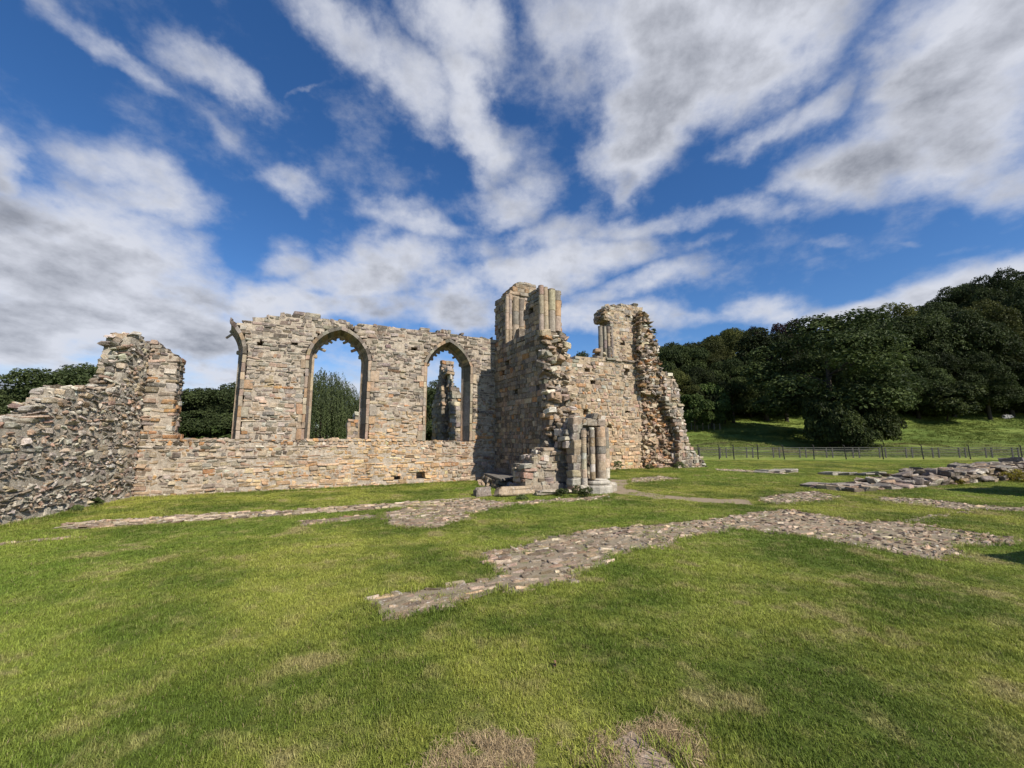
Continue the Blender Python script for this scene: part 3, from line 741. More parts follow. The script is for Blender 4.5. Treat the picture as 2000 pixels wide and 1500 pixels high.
S = Stones(91); CQ = CP.off(-.20)
oq = CQ.poly([(1120, 962), (1120, 816), (1130, 812), (1150, 816), (1158, 812), (1180, 814), (1183, 836), (1137, 836), (1134, 962)]); oq = [(u, z if z > .3 else .05) for u, z in oq]
masonry(S, CQ, .35, oq, ch=(.16, .26), ln=(.16, .34), prot=.012, rough=.010, rad=.03, pick=picker(dict(grey=3, white=1.2, tan=1.5), calm=.45, var=.08), mortar=(.3, .27, .22), layers=1)
obj('corner_masonry', S.mesh('corner_masonry', M_STONE), cp)

# stone slab on its supports
sb = thing('stone_slab', 'flat grey stone slab raised like a bench in the shaded corner', 'slab')
zsl = .36
q = [ground(944, 923.5, zsl), ground(962, 922, zsl), ground(1019, 929.5, zsl), ground(979, 935.5, zsl)]
S = Stones(10)
def quad_slab(S, q, z0, z1, col, n=6, jit=.01):
    g = S.r; q = [np.array(p) for p in q]; V = []; 
    for z in (z0, z0+.02, z1-.015, z1):
        for j in range(n+1):
            for i in range(n+1):
                a, b = i/n, j/n; p = (q[0]*(1-a)+q[1]*a)*(1-b)+(q[3]*(1-a)+q[2]*a)*b
                e = .985 if z in (z0, z1) else 1.0; m_ = sum(q)/4; p = m_+(p-m_)*e
                V.append([*(p+g.normal(0, jit*.4, 2)*(i in (0, n) or j in (0, n))), z+g.normal(0, jit*.3)])
    N = (n+1)**2; F = []
    for j in range(n):
        for i in range(n):
            a = j*(n+1)+i; F.append([a, a+n+1, a+n+2, a+1]); b = a+3*N; F.append([b, b+1, b+n+2, b+n+1])
    for l in range(3):
        per = [i for i in range(n+1)]+[j*(n+1)+n for j in range(1, n+1)]+[n*(n+1)+i for i in range(n-1, -1, -1)]+[j*(n+1) for j in range(n-1, 0, -1)]
        for k in range(len(per)):
            a, b = per[k]+l*N, per[(k+1) % len(per)]+l*N; F.append([a, b, b+N, a+N])
    S.raw(V, F, np.array(col))
quad_slab(S, q, zsl-.085, zsl, (.17, .155, .135))
obj('slab', S.mesh('slab', M_ASHLAR), sb)
S = Stones(101)
m_ = sum(q)/4
q2 = [m_+(p-m_)*.78 for p in q]
for i in range(4):
    for j in range(5):
        p = q2[i]*(1-j/5)+q2[(i+1) % 4]*(j/5)
        for k in range(2): S.add([p[0], p[1], .07+k*.135], rotm(S.r, .08)@SW.A, [S.r.uniform(.12, .2), .12, .065], .02, .008, pkB(S.r, 0, 0))
obj('support', S.mesh('support', M_STONE), sb)

# fallen / footing blocks before the slab
def block(px, py, hu, hw, hz, label, seed, rz=0., col=None, name='fallen_block', grp='fallen blocks before the stone slab', z=None, cat='stone block'):
    S = Stones(seed); c = ground(px, py); a = rz
    R = np.array([[math.cos(a), math.sin(a), 0], [-math.sin(a), math.cos(a), 0], [0, 0, 1.]])
    S.add([0, 0, hz*.8 if z is None else z], rotm(S.r, .05)@R@CP.A, [hu, hw, hz], .06, .02, col or pkL(S.r, 0, 0))
    return obj(name, S.mesh(name, M_STONE), None, label, cat, grp, None, (c[0], c[1], 0))
block(942, 969, .26, .20, .12, 'squat grey block at the left end of the footing row', 201, 0., (.24, .20, .165))
block(1005, 968, .62, .16, .12, 'longest pale block lying before the stone slab', 202, .03, (.36, .28, .19))
block(1082, 967, .55, .14, .10, 'long low block at the foot of the lit wall stump', 203, .0, (.42, .36, .28))
block(940, 949, .13, .10, .09, 'small dark stone nearest the lawn below the slab corner', 204)
block(957, 951, .13, .10, .08, 'small dark stone, second along from the slab corner', 205, .4)
block(975, 953, .17, .10, .08, 'pale small stone in the middle of the row below the slab', 206, .1, (.4, .36, .3))
block(993, 955, .12, .10, .08, 'white rounded stone below the front edge of the slab', 207, .7, (.5, .46, .4))
block(1009, 949, .14, .10, .16, 'upright pinkish stone under the right end of the slab', 208, .2, (.36, .27, .2))

# --- tall ruin at the right (wall C)
CW = Frame(ground(1184, 919.5), d=dN)
cr = thing('ruined_wall', 'tall sunlit ruin with a jagged sloping right edge facing the meadow', 'ruined wall')
outC = CW.poly([(1085, 935), (1085, 694), (1110, 700), (1130, 697), (1150, 699), (1170, 697), (1192, 700), (1192, 628), (1181, 622), (1180, 606), (1188, 598), (1214, 594), (1244, 594), (1256, 603), (1257, 935)])
outC = [(u, z if z > .4 else -.3) for u, z in outC]
S = Stones(20)
pitsC = [pit(CW, x, y, 8, 8) for x, y in ((1147, 720), (1159, 746), (1225, 726), (1227, 803), (1216, 671), (1227, 618), (1145, 804), (1190, 835))]
masonry(S, CW, 1.0, outC, [], pitsC, ch=(.12, .22), ln=(.15, .38), prot=.014, rough=.009, rad=.03, gap=.02, tilt=.015, drop=.006, ragged=.04, pick=pkC, zlo=-.12, mortar=(.40, .31, .21), layers=3)
obj('masonry', S.mesh('masonry', M_STONE), cr)
S = Stones(21)
C1 = CW.off(-.45)
o1 = C1.poly([(1249, 604), (1262, 606), (1270, 625), (1275, 645), (1284, 662), (1289, 690), (1294, 722), (1297, 770), (1257, 768), (1252, 740), (1251, 690), (1248, 640)])
masonry(S, C1, 1.4, o1, ch=(.10, .2), ln=(.16, .4), prot=.06, rough=.02, rad=.05, gap=.025, tilt=.10, drop=.06, ragged=.12, pick=pkR, inset=.12, mortar=(.28, .22, .16), layers=5)
C2 = CW.off(-.10)
o2 = C2.poly([(1256, 765), (1300, 765), (1330, 800), (1332, 935), (1257, 935)]); o2 = [(u, z if z > .4 else -.3) for u, z in o2]
masonry(S, C2, 1.1, o2, ch=(.09, .19), ln=(.13, .36), prot=.075, rough=.022, rad=.05, gap=.025, tilt=.12, drop=.09, ragged=.05, pick=picker(dict(cream=2.8, tan=2, orange=1.6, pink=1.2)), inset=.13, mortar=(.36, .26, .17), layers=3, zlo=-.1)
obj('rubble_core', S.mesh('rubble_core', M_STONE), cr, 'orange rubble core exposed between the wall face and the buttress')
S = Stones(22)
C3 = CW.off(-.55)
o3 = C3.poly([(1299, 762), (1295, 740), (1294, 722), (1309, 727), (1321, 743), (1329, 762), (1334, 791), (1341, 826), (1348, 863), (1358, 884), (1374, 894), (1388, 912), (1391, 935), (1325, 935), (1325, 853), (1317, 820), (1302, 800)])
o3 = [(u, z if z > .25 else -.3) for u, z in o3]
masonry(S, C3, 1.5, o3, ch=(.13, .24), ln=(.18, .42), prot=.028, rough=.014, rad=.035, gap=.02, tilt=.04, drop=.02, ragged=.09, pick=pkL, mortar=(.3, .25, .19), layers=5, zlo=-.1, inset=.06)
obj('buttress', S.mesh('buttress', M_STONE), cr)
S = Stones(23)
ua_, ub_ = CW.px(1184, 704)[0], CW.px(1255, 709)[0]; zst = CW.px(1220, 705)[1]
u = ua_
while u < ub_-.1:
    L = min(S.r.uniform(.4, .7), ub_-u); S.add(CW.W(u+L/2, -.02, zst), CW.A, [L/2-.004, .07, .055], .02, .005, pkC(S.r, u, 5)*.8); u += L
obj('string_course', S.mesh('string_course', M_ASHLAR), cr)
for k, (pxx, r_) in enumerate(((1175, .12), (1183, .09), (1189, .09), (1195, .08))):
    u, zt_ = CW.px(pxx, 636+k*.6); zb2 = CW.px(pxx, 697)[1]; p = CW.W(u, .12-.03*k, 0)
    obj('window_shaft', shaft_mesh('window_shaft', p[0], p[1], zb2-(.1 if k < 3 else 0), zt_, r_, picker(dict(grey=3, dark=1, tan=1)), 300+k, .6), cr)
S = Stones(24)
for (x, y, s_) in ((1178, 690, .2), (1190, 612, .22), (1186, 603, .2), (1200, 598, .2), (1184, 620, .16), (1196, 606, .2), (1192, 618, .15)):
    u, z = CW.px(x, y)
    for k in range(5): S.add(CW.W(u+S.r.normal(0, .12), .1+S.r.uniform(0, .5), z+S.r.normal(0, .08)), rotm(S.r, .3)@CW.A, [s_*S.r.uniform(.5, 1), .14, .07], .03, .014, pkR(S.r, 0, 0))
obj('loose_masonry', S.mesh('loose_masonry', M_STONE), cr)

# --- ruins seen through the windows
dw = thing('ruined_wall', 'dark broken wall standing beyond the narrow pointed window', 'ruined wall')
Pd = at(842, 860, 22)[:2]
DW = Frame(at(861, 800, 22)[:2], d=(.487, -.873)); DW.n = np.array([-.873, -.487]); DW.A = np.array([[DW.d[0], DW.d[1], 0], [-DW.n[0], -DW.n[1], 0], [0, 0, 1.0]])
S = Stones(25)
zt_ = at(862, 707, 22)[2]
masonry(S, DW, .70, [(-1.5, -.1), (-1.5, zt_-2.3), (-.9, zt_-1.4), (-.6, zt_-.9), (-.35, zt_), (0, zt_), (.1, zt_-2.5), (.25, -.1)], ch=(.15, .25), ln=(.2, .5), prot=.02, rough=.01, rad=.03, ragged=.06, pick=pkB, layers=3, mortar=(.2, .17, .13))
obj('masonry', S.mesh('masonry', M_STONE), dw)
S = Stones(26); DE = Frame(at(880, 800, 21.6)[:2], d=dN)
oe = DE.poly([(881, 870), (881, 735), (874, 733), (874, 712), (884, 712), (886, 740), (888, 757), (899, 762), (905, 775), (908, 870)])
masonry(S, DE, .8, oe, ch=(.15, .28), ln=(.2, .4), prot=.03, rough=.012, rad=.03, ragged=.05, pick=pkP, layers=3, mortar=(.3, .26, .2))
obj('return_wall', S.mesh('return_wall', M_STONE), dw)
sw = thing('ruined_wall', 'small stepped stub of masonry showing low in the widest window', 'ruined wall')
S = Stones(27); SE = Frame(at(678, 850, 21)[:2], d=dN)
masonry(S, SE, .7, [(u, z if z > 1.2 else -.1) for u, z in SE.poly([(678, 870), (678, 822), (692, 821), (694, 806), (730, 806), (730, 870)])], ch=(.14, .25), ln=(.2, .4), prot=.02, rough=.01, pick=pkN, mortar=(.3, .26, .2))
obj('masonry', S.mesh('masonry', M_STONE), sw)

# --- low footing courses across the lawn
def footing(p, q, width, h, label, seed, pick=pkL, ln=(.12, .32), rough=.012):
    F = Frame(ground(*p), ground(*q)); L = np.linalg.norm(ground(*q)-ground(*p)); S = Stones(seed); g = S.r; u = 0
    while u < L:
        l = g.uniform(*ln)
        for w in (g.uniform(0, .04), width*.5+g.normal(0, .02)):
            if g.random() < .97: S.add(F.W(u+l/2, w+width*.25, h*.3), rotm(g, .09)@F.A, [l/2*g.uniform(.8, 1.05), width*g.uniform(.2, .32), h*.8*g.uniform(.7, 1.3)], .03, rough, pick(g, 0, 0))
        u += l
    a = F.W(0, -.1, 0)[:2]; b = F.W(L, -.1, 0)[:2]; c = F.W(L, width, 0)[:2]; d = F.W(0, width, 0)[:2]
    EXCL.append([tuple(a), tuple(b), tuple(c), tuple(d)])
    return obj('stone_footing', S.mesh('stone_footing', M_STONE), None, label, 'footing')
0 and footing((128, 1030), (930, 978), .30, .07, 'long low row of footing stones along the lawn before the long wall', 401)

# --- low wall at the right
low = thing('low_wall', 'low broken rubble wall running off the right edge of the lawn', 'low wall')
LF = Frame(ground(1700, 962), ground(2000, 938)); 
Lt = np.linalg.norm(ground(2000, 938)-ground(1700, 962))
pkLow = picker(dict(grey=2, white=1.6, cream=1.6, brown=1, dark=.5, tan=1.5))
S = Stones(410); g = S.r
def lprof(u): return float(np.interp(u/Lt, [0, .15, .3, .5, .8, 1.0, 1.4], [.05, .12, .26, .42, .50, .55, .6]))
Lend = Lt*1.5; u = -.4
for layer in range(5):
    u = -.5+layer*.25
    while u < Lend:
        l = g.uniform(.18, .6)
        for w in np.arange(0, 1.15, .28):
            z = .05+layer*.12
            if z > lprof(u)+.03: continue
            if g.random() < .07: continue
            top_ = z+.12 > lprof(u)
            S.add(LF.W(u+l/2, w+.16+g.normal(0, .06), z+g.normal(0, .015)), rotm(g, .07 if top_ else .04)@LF.A, [l/2*.96, g.uniform(.12, .2), g.uniform(.055, .085)], .035, .016, np.array(pkLow(g, 0, 0))*.8)
        u += l
masonry_low = S.mesh('masonry', M_STONE); obj('masonry', masonry_low, low)
EXCL.append([tuple(LF.W(-.6, -.05, 0)[:2]), tuple(LF.W(Lend, -.05, 0)[:2]), tuple(LF.W(Lend, 1.2, 0)[:2]), tuple(LF.W(-.6, 1.2, 0)[:2])])
S = Stones(411); g = S.r
for k, (x, y, hz_) in enumerate(((1975, 909, .06), (2030, 909, .06), (1985, 900, .10), (2010, 899, .09), (2040, 899, .1))):
    F = LF.off(1.0); u, z = F.px(x, y); S.add(F.W(u, .1, z), rotm(g, .05)@LF.A, [.5 if k < 2 else .24, .35, hz_], .04, .016, (.2, .18, .155))
obj('cap_stones', S.mesh('cap_stones', M_STONE), low, 'dark flat stones piled highest at the right end')
for k, (x, y, lab) in enumerate(((1530, 923, 'flat grey slab lying in the lawn nearest the tall ruin'), (1664, 928, 'broken flat stones in the lawn between the slab and the low wall'), (1640, 953, 'thin flat slab at the tip of the low wall'))):
    S = Stones(420+k); g = S.r; c = ground(x, y)
    for j in range(4 if k else 3):
        S.add([(j-1.5)*(.62 if k < 2 else .42), g.normal(0, .12), .06], rotm(g, .04)@CP.A, [.36, .30, .065], .03, .016, (.33, .30, .25) if k < 2 else (.28, .24, .2))
    obj('flat_stone', S.mesh('flat_stone', M_STONE), None, lab, 'flat stone', None, None, (c[0], c[1], 0))
    EXCL.append([(c[0]-1.1, c[1]-.4), (c[0]+1.1, c[1]-.4), (c[0]+1.1, c[1]+.4), (c[0]-1.1, c[1]+.4)])
# unseen masonry added past the right edge to throw shadows on the lawn
S = Stones(430)
OW = Frame((15.3, 11.3), d=(3.4, .8))
masonry(S, OW, .6, [(0, -.1), (0, 1.5), (.3, 2.1), (3.5, 2.3), (3.6, -.1)], ch=(.16, .26), ln=(.25, .5), prot=.02, rough=.01, pick=pkL, mortar=(.3, .25, .2))
OW = Frame((7.45, 4.75), d=(.98, .2))
S2 = Stones(431)
masonry(S2, OW, .5, [(0, -.1), (0, .8), (.15, 1.1), (1.1, 1.2), (1.2, -.1)], ch=(.16, .26), ln=(.25, .5), prot=.02, rough=.01, pick=pkL, mortar=(.3, .25, .2))
obj('ruined_wall', S.mesh('ruined_wall', M_STONE), None, 'unseen broken wall added outside the right edge to shade the lawn by the low wall', 'ruined wall')
obj('wall_stump', S2.mesh('wall_stump', M_STONE), None, 'unseen wall stump added just outside the right edge to cast a short shadow', 'wall stump')

# ------------------------------------------------------------------ foliage
def leaf_mat(name, a, b2, rough=.6, trans=.25):
    m, T, b = mat_new(name); pos = T.new('ShaderNodeNewGeometry').outputs['Position']
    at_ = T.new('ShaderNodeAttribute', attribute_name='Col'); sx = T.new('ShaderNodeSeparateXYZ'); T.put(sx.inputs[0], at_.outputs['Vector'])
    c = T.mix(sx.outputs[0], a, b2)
    oi = T.new('ShaderNodeObjectInfo').outputs['Random']
    f = T.mr(oi, 0, 1, .6, 1.35, False); cv = T.new('ShaderNodeCombineXYZ'); [T.put(cv.inputs[i], f) for i in range(3)]
    c = T.mix(1.0, c, cv.outputs[0], 'MULTIPLY')
    b.inputs['Roughness'].default_value = rough; T.put(b.inputs['Base Color'], c)
    tr = T.new('ShaderNodeBsdfTranslucent'); T.put(tr.inputs[0], c); mx = T.new('ShaderNodeMixShader'); mx.inputs[0].default_value = trans
    T.l.new(b.outputs[0], mx.inputs[1]); T.l.new(tr.outputs[0], mx.inputs[2]); T.l.new(mx.outputs[0], T.n['Material Output'].inputs[0])
    return m
M_OAK = leaf_mat('oak_leaves', (.016, .026, .009), (.095, .118, .034))
M_WOOD = leaf_mat('woodland_leaves', (.015, .026, .009), (.080, .104, .032))
M_OLIVE = leaf_mat('olive_leaves', (.030, .040, .010), (.125, .132, .036))
M_COPPER = leaf_mat('copper_leaves', (.018, .010, .012), (.045, .020, .022))
M_LEFT = leaf_mat('hedge_leaves', (.030, .044, .016), (.095, .120, .045))
M_WILLOW = leaf_mat('willow_leaves', (.020, .028, .012), (.080, .100, .038))
M_SHRUB = leaf_mat('shrub_leaves', (.030, .050, .014), (.085, .120, .030))
M_WEED = leaf_mat('weed_leaves', (.04, .06, .02), (.13, .16, .05))
M_YEL = leaf_mat('yellow_weed', (.20, .17, .03), (.45, .38, .05))
def bark_mat():
    m, T, b = mat_new('bark'); pos = T.new('ShaderNodeNewGeometry').outputs['Position']
    T.put(b.inputs['Base Color'], T.mix(T.noise(T.mapping(pos, (3, 3, .6)), 4, 5, .7), (.03, .024, .018), (.10, .082, .062))); bump(T, b, T.noise(T.mapping(pos, (6, 6, 1)), 4, 5, .7), .8, .05); return m
M_BARK = bark_mat()

def leaf_quads(cen, nrm, size, g, aspect=.6):
    """one quad per leaf spray, facing nrm with jitter"""
    n = len(cen); nrm = nrm + g.normal(0, .55, nrm.shape); nrm /= np.linalg.norm(nrm, axis=1, keepdims=True)+1e-9
    r = g.normal(0, 1, (n, 3)); a = np.cross(nrm, r); a /= np.linalg.norm(a, axis=1, keepdims=True)+1e-9; b = np.cross(nrm, a)
    s = size[:, None]; bend = nrm*s*.25
    V = np.stack([cen-a*s-bend*.5, cen-b*s*aspect+bend, cen+a*s-bend*.5, cen+b*s*aspect+bend], 1).reshape(-1, 3)
    F = np.arange(n*4).reshape(-1, 4); return V, F
def crown(seed, R, H, z0, lobes=40, leaves=15000, leaf=.22, mat=None, shape='oak', name='crown'):
    g = np.random.default_rng(seed); cs = []; rs = []
    for i in range(lobes):
        while True:
            p = g.normal(0, 1, 3); p /= np.linalg.norm(p)
            if p[2] > -.75: break
        k = g.uniform(.55, .92)
        zf = p[2]
        wid = 1.0 if zf < 0 else 1.0-.15*zf
        c = np.array([p[0]*R*k*wid, p[1]*R*k*wid, z0+H*.5+zf*H*.5*k])
        cs.append(c); rs.append(R*g.uniform(.17, .42))
    cs = np.array(cs); rs = np.array(rs)
    w = rs**2; idx = g.choice(lobes, leaves, p=w/w.sum())
    d = g.normal(0, 1, (leaves, 3)); d /= np.linalg.norm(d, axis=1, keepdims=True); d[:, 2] = np.where(d[:, 2] < -.35, -d[:, 2], d[:, 2])
    rad = rs[idx]*(g.uniform(.55, 1.0, leaves)**.5)*(1+.16*np.sin(d[:, 0]*7+idx)*np.sin(d[:, 1]*6+idx*2))
    c = cs[idx]+d*rad[:, None]*np.array([1, 1, .78])
    c += g.normal(0, .05*R/7, c.shape)
    V, F = leaf_quads(c, d+np.array([0, 0, .3]), leaf*g.uniform(.6, 1.4, leaves), g)
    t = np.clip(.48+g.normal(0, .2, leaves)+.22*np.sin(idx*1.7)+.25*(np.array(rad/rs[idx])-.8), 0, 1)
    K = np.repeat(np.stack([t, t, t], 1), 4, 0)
    return mesh_np(name, V, F, mat, K)
def tube(pts, rads, n=8):
    V = []; F = []
    pts = [np.array(p, float) for p in pts]
    for i, (p, r_) in enumerate(zip(pts, rads)):
        t = pts[min(i+1, len(pts)-1)]-pts[max(i-1, 0)]; t /= np.linalg.norm(t); x = np.cross(t, [0.3, 1, .1]); x /= np.linalg.norm(x); y = np.cross(t, x)
        for k in range(n): a = 2*math.pi*k/n; V.append(p+(x*math.cos(a)+y*math.sin(a))*r_)
    for i in range(len(pts)-1):
        for k in range(n): F.append([i*n+k, i*n+(k+1) % n, (i+1)*n+(k+1) % n, (i+1)*n+k])
    return V, F
def trunk(seed, H, r0, limbs=7, spread=.6, name='trunk'):
    g = np.random.default_rng(seed); V = []; F = []
    def add(pts, rads):
        v, f = tube(pts, rads); k = len(V); V.extend(v); F.extend([[i+k for i in q] for q in f])
    top = np.array([g.normal(0, .3), g.normal(0, .3), H*.8])
    add([(0, 0, -.6), (0, 0, .2), top*.35, top*.65, top], [r0*1.35, r0, r0*.75, r0*.45, r0*.12])
    for i in range(limbs):
        s = g.uniform(.25, .75); a = g.uniform(0, 6.28); b = top*s; L = H*spread*g.uniform(.4, .7)
        m_ = b+np.array([math.cos(a)*L*.5, math.sin(a)*L*.5, L*.3]); e = b+np.array([math.cos(a)*L, math.sin(a)*L, L*.75])
        add([b, m_, e], [r0*.4*(1-s*.5), r0*.22, r0*.06])
    return mesh_np(name, V, np.array(F), M_BARK, None, True)
# prototypes: each crown variant is 7 m in radius and 15 m tall
VAR = {}
for nm, mt, k in (('oak', M_OAK, 2), ('wood', M_WOOD, 4), ('olive', M_OLIVE, 2), ('copper', M_COPPER, 1), ('left', M_LEFT, 2)):
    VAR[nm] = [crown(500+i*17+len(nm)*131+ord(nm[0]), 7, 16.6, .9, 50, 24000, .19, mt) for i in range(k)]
TRUNKS = [trunk(600+i, 15, .5) for i in range(3)]
SHR = [crown(640+i, 2.2, 3.6, 0.0, 26, 5200, .13, M_SHRUB, name='foliage') for i in range(2)]
SHRT = trunk(650, 3, .08, 6, .7, 'stem')
SHD = [crown(660+i, 3.4, 4.6, -.2, 30, 8000, .16, M_OAK, name='foliage') for i in range(2)]
rt = random.Random(7)
def plant(name, meshes, pos, scale, label, cat, group, tn='trunk'):
    o = obj(name, None, None, label, cat, group, None, pos); o.scale = scale; o.rotation_euler = (0, 0, rt.uniform(0, 6.28))
    obj('crown' if tn == 'trunk' else 'foliage', meshes[0], o); obj(tn, meshes[1], o)
    return o
def tree_at(px, ytop, Y, kind, label, rad=None, group='trees of the hillside wood', var=None, name='broadleaf_tree'):
    r = ray(px, 857); X = r[0]/r[1]*Y; zg = float(terrain(X, Y)); ztop = at(px, ytop, Y)[2]; H = max(ztop-zg, 4)
    s = H/17.8; sx = s if rad is None else rad/7.6
    ms = VAR[kind]; m = ms[rt.randrange(len(ms)) if var is None else var]
    return plant(name, (m, TRUNKS[rt.randrange(3)]), (X, Y, zg), (sx, sx, s), label, 'tree', group)

# hillside wood: (px of trunk, py of top, distance, kind, crown radius, label)
HILL = [
 (1628, 607, 65, 'wood', 11.8, 'largest dark spreading oak standing out in the meadow'),
 (1500, 640, 84, 'wood', 7.5, 'dark tree just left of the big meadow oak'),
 (1560, 622, 98, 'copper', 7.0, 'purple copper beech rising behind the big oak'),
 (1490, 632, 104, 'copper', 5.0, 'smaller purple beech left of the copper beech'),
 (1450, 640, 96, 'olive', 6.5, 'olive green tree left of the copper beech'),
 (1405, 655, 92, 'olive', 6.0, 'yellowish green rounded tree midway to the tall ruin'),
 (1362, 668, 90, 'wood', 6.0, 'dark green tree second right of the tall ruin'),
 (1318, 668, 88, 'wood', 6.0, 'dark green tree touching the edge of the tall ruin'),
 (1300, 668, 110, 'wood', 7.0, 'tree crown farthest back beside the tall ruin'),
 (1345, 662, 112, 'wood', 7.0, 'rounded far crown above the tree second from the ruin'),
 (1395, 648, 116, 'wood', 7.5, 'far dark crown behind the yellowish tree'),
 (1445, 634, 120, 'wood', 7.5, 'far dark crown behind the olive tree'),
 (1715, 615, 92, 'wood', 8.0, 'dark tree just right of the big meadow oak'),
 (1690, 610, 118, 'wood', 8.0, 'far crown between the oak and the tree on its right'),
 (1775, 610, 90, 'wood', 8.5, 'broad dark tree above the low bush at the wood edge'),
 (1770, 592, 112, 'olive', 8.0, 'greenish crown on the skyline above the broad dark tree'),
 (1840, 600, 92, 'wood', 8.5, 'dark tree behind the low bush at the wood edge'),
 (1835, 585, 116, 'wood', 8.0, 'skyline crown right of the greenish one'),
 (1900, 590, 90, 'wood', 8.5, 'dark front tree near the right edge above the boulder'),
 (1900, 560, 120, 'wood', 9.0, 'skyline tree where the hill steepens'),
 (1960, 585, 92, 'olive', 8.0, 'olive tinted front tree beside the right edge'),
 (1960, 540, 122, 'wood', 9.0, 'second highest crown on the right skyline'),
 (1998, 528, 112, 'wood', 8.0, 'highest crown at the right edge of the view'),
 (2040, 560, 92, 'wood', 9.0, 'front tree cut by the right edge of the view'),
 (2080, 520, 118, 'wood', 9.0, 'skyline tree just beyond the right edge'),
 (2140, 540, 95, 'wood', 9.0, 'tree beyond the right edge of the view'),
 (1590, 640, 96, 'wood', 7.0, 'dark tree hidden behind the left of the big oak'),
 (1660, 640, 95, 'wood', 7.5, 'dark tree behind the right of the big oak'),
 (1700, 700, 84, 'wood', 5.0, 'lower dark tree right behind the big oak'),
 (1540, 700, 84, 'wood', 5.5, 'lower dark tree filling the gap left of the big oak'),
 (1800, 690, 84, 'wood', 5.5, 'lower tree between the low bush and the oak'),
 (1435, 700, 82, 'wood', 5.0, 'lower dark tree behind the small fence of the meadow'),
 (1380, 715, 80, 'wood', 4.5, 'lower bushy tree near the meadow corner by the ruin'),
 (1330, 720, 78, 'olive', 4.0, 'small olive tree against the right edge of the ruin'),
 (1940, 690, 84, 'wood', 5.5, 'lower dark tree above the pale boulder'),
 (1870, 690, 86, 'wood', 5.5, 'lower dark tree right of the low bush'),
 (1470, 690, 86, 'wood', 6.0, 'low dense tree just left of the big oak crown'),
 (1740, 690, 82, 'wood', 6.0, 'low dense tree just right of the big oak crown'),
 (1830, 680, 87, 'wood', 6.0, 'low dense tree rising behind the tall rounded bush'),
 (1985, 680, 86, 'wood', 6.0, 'low dense tree at the right edge of the view'),
 (1400, 690, 88, 'olive', 5.5, 'low dense olive tree behind the meadow corner'),
 (1610, 680, 88, 'wood', 6.5, 'dense tree behind the middle of the big oak'),
 (2060, 690, 84, 'wood', 6.0, 'low dense tree beyond the right edge of the view'),
 (1920, 640, 100, 'wood', 7.5, 'dark second row tree above the boulder'),
 (1820, 630, 102, 'wood', 7.5, 'dark second row tree above the low bush'),
 (1740, 640, 104, 'wood', 7.5, 'dark second row tree right of the big oak'),
 (2000, 610, 104, 'wood', 7.5, 'dark second row tree at the right edge'),
 (1230, 700, 88, 'wood', 6.5, 'tree hidden behind the tall ruin'),
 (1147, 683, 70, 'oak', 4.0, 'tree crown peeping over the wall between the two ruins'),
]
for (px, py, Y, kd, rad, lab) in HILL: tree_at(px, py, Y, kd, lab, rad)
def bush_at(px, ytop, Y, label, rad, kind=SHD, group='bushes along the wood edge', name='bush'):
    r = ray(px, 857); X = r[0]/r[1]*Y; zg = float(terrain(X, Y)); H = at(px, ytop, Y)[2]-zg
    b = 4.4 if kind is SHD else 3.6; br = 3.6 if kind is SHD else 2.4
    return plant(name, (kind[rt.randrange(2)], SHRT), (X, Y, zg), (rad/br, rad/br, H/b), label, 'bush', group, 'stem')
bush_at(1690, 785, 61, 'broad low bush under the right side of the big oak', 4.2)
bush_at(1620, 775, 60, 'leafy low growth under the left side of the big oak', 4.0)
bush_at(1655, 800, 58, 'lowest bush in front of the big oak trunk', 3.6)
bush_at(1725, 800, 62, 'small round bush at the right foot of the big oak', 2.6)
bush_at(1855, 752, 82, 'tall rounded bush at the edge of the wood', 6.0)
bush_at(1790, 770, 86, 'darker bush left of the tall rounded bush', 4.5)
bush_at(1358, 765, 74, 'rounded bush at the meadow edge closest to the ruin', 4.0, SHR)
bush_at(1392, 752, 78, 'second bush right of the tall ruin', 3.6, SHR)
bush_at(1418, 796, 80, 'pale scrubby bush at the far meadow corner', 2.4, SHR)
UND = [(1380, 84), (1420, 86), (1445, 90), (1500, 86), (1560, 88), (1730, 88), (1810, 88), (1880, 90), (1940, 90), (1995, 88)]
for k, (px, Y) in enumerate(UND):
    bush_at(px, 765+(k*7) % 18, Y, '%s undergrowth bush in the shade of the wood, %s' % (('low', 'broad', 'ragged', 'dense', 'small')[k % 5], ('left end of the row', 'third from its left end', 'below the olive tree', 'left of the copper beech', 'under the copper beech', 'just right of the big oak', 'beside the tall rounded bush', 'between rounded bush and boulder', 'above the boulder', 'at the right edge')[k]), 5.5)
for k, (px, Y) in enumerate(((1460, 88), (1520, 88), (1760, 88), (1910, 88), (1970, 88), (2030, 88))):
    bush_at(px, 770, Y, ('dark undergrowth bush below the olive tree', 'dark undergrowth bush left of the big oak', 'dark undergrowth bush right of the big oak', 'dark undergrowth bush left of the boulder', 'dark undergrowth bush right of the boulder', 'dark undergrowth bush beyond the right edge')[k], 4.5)
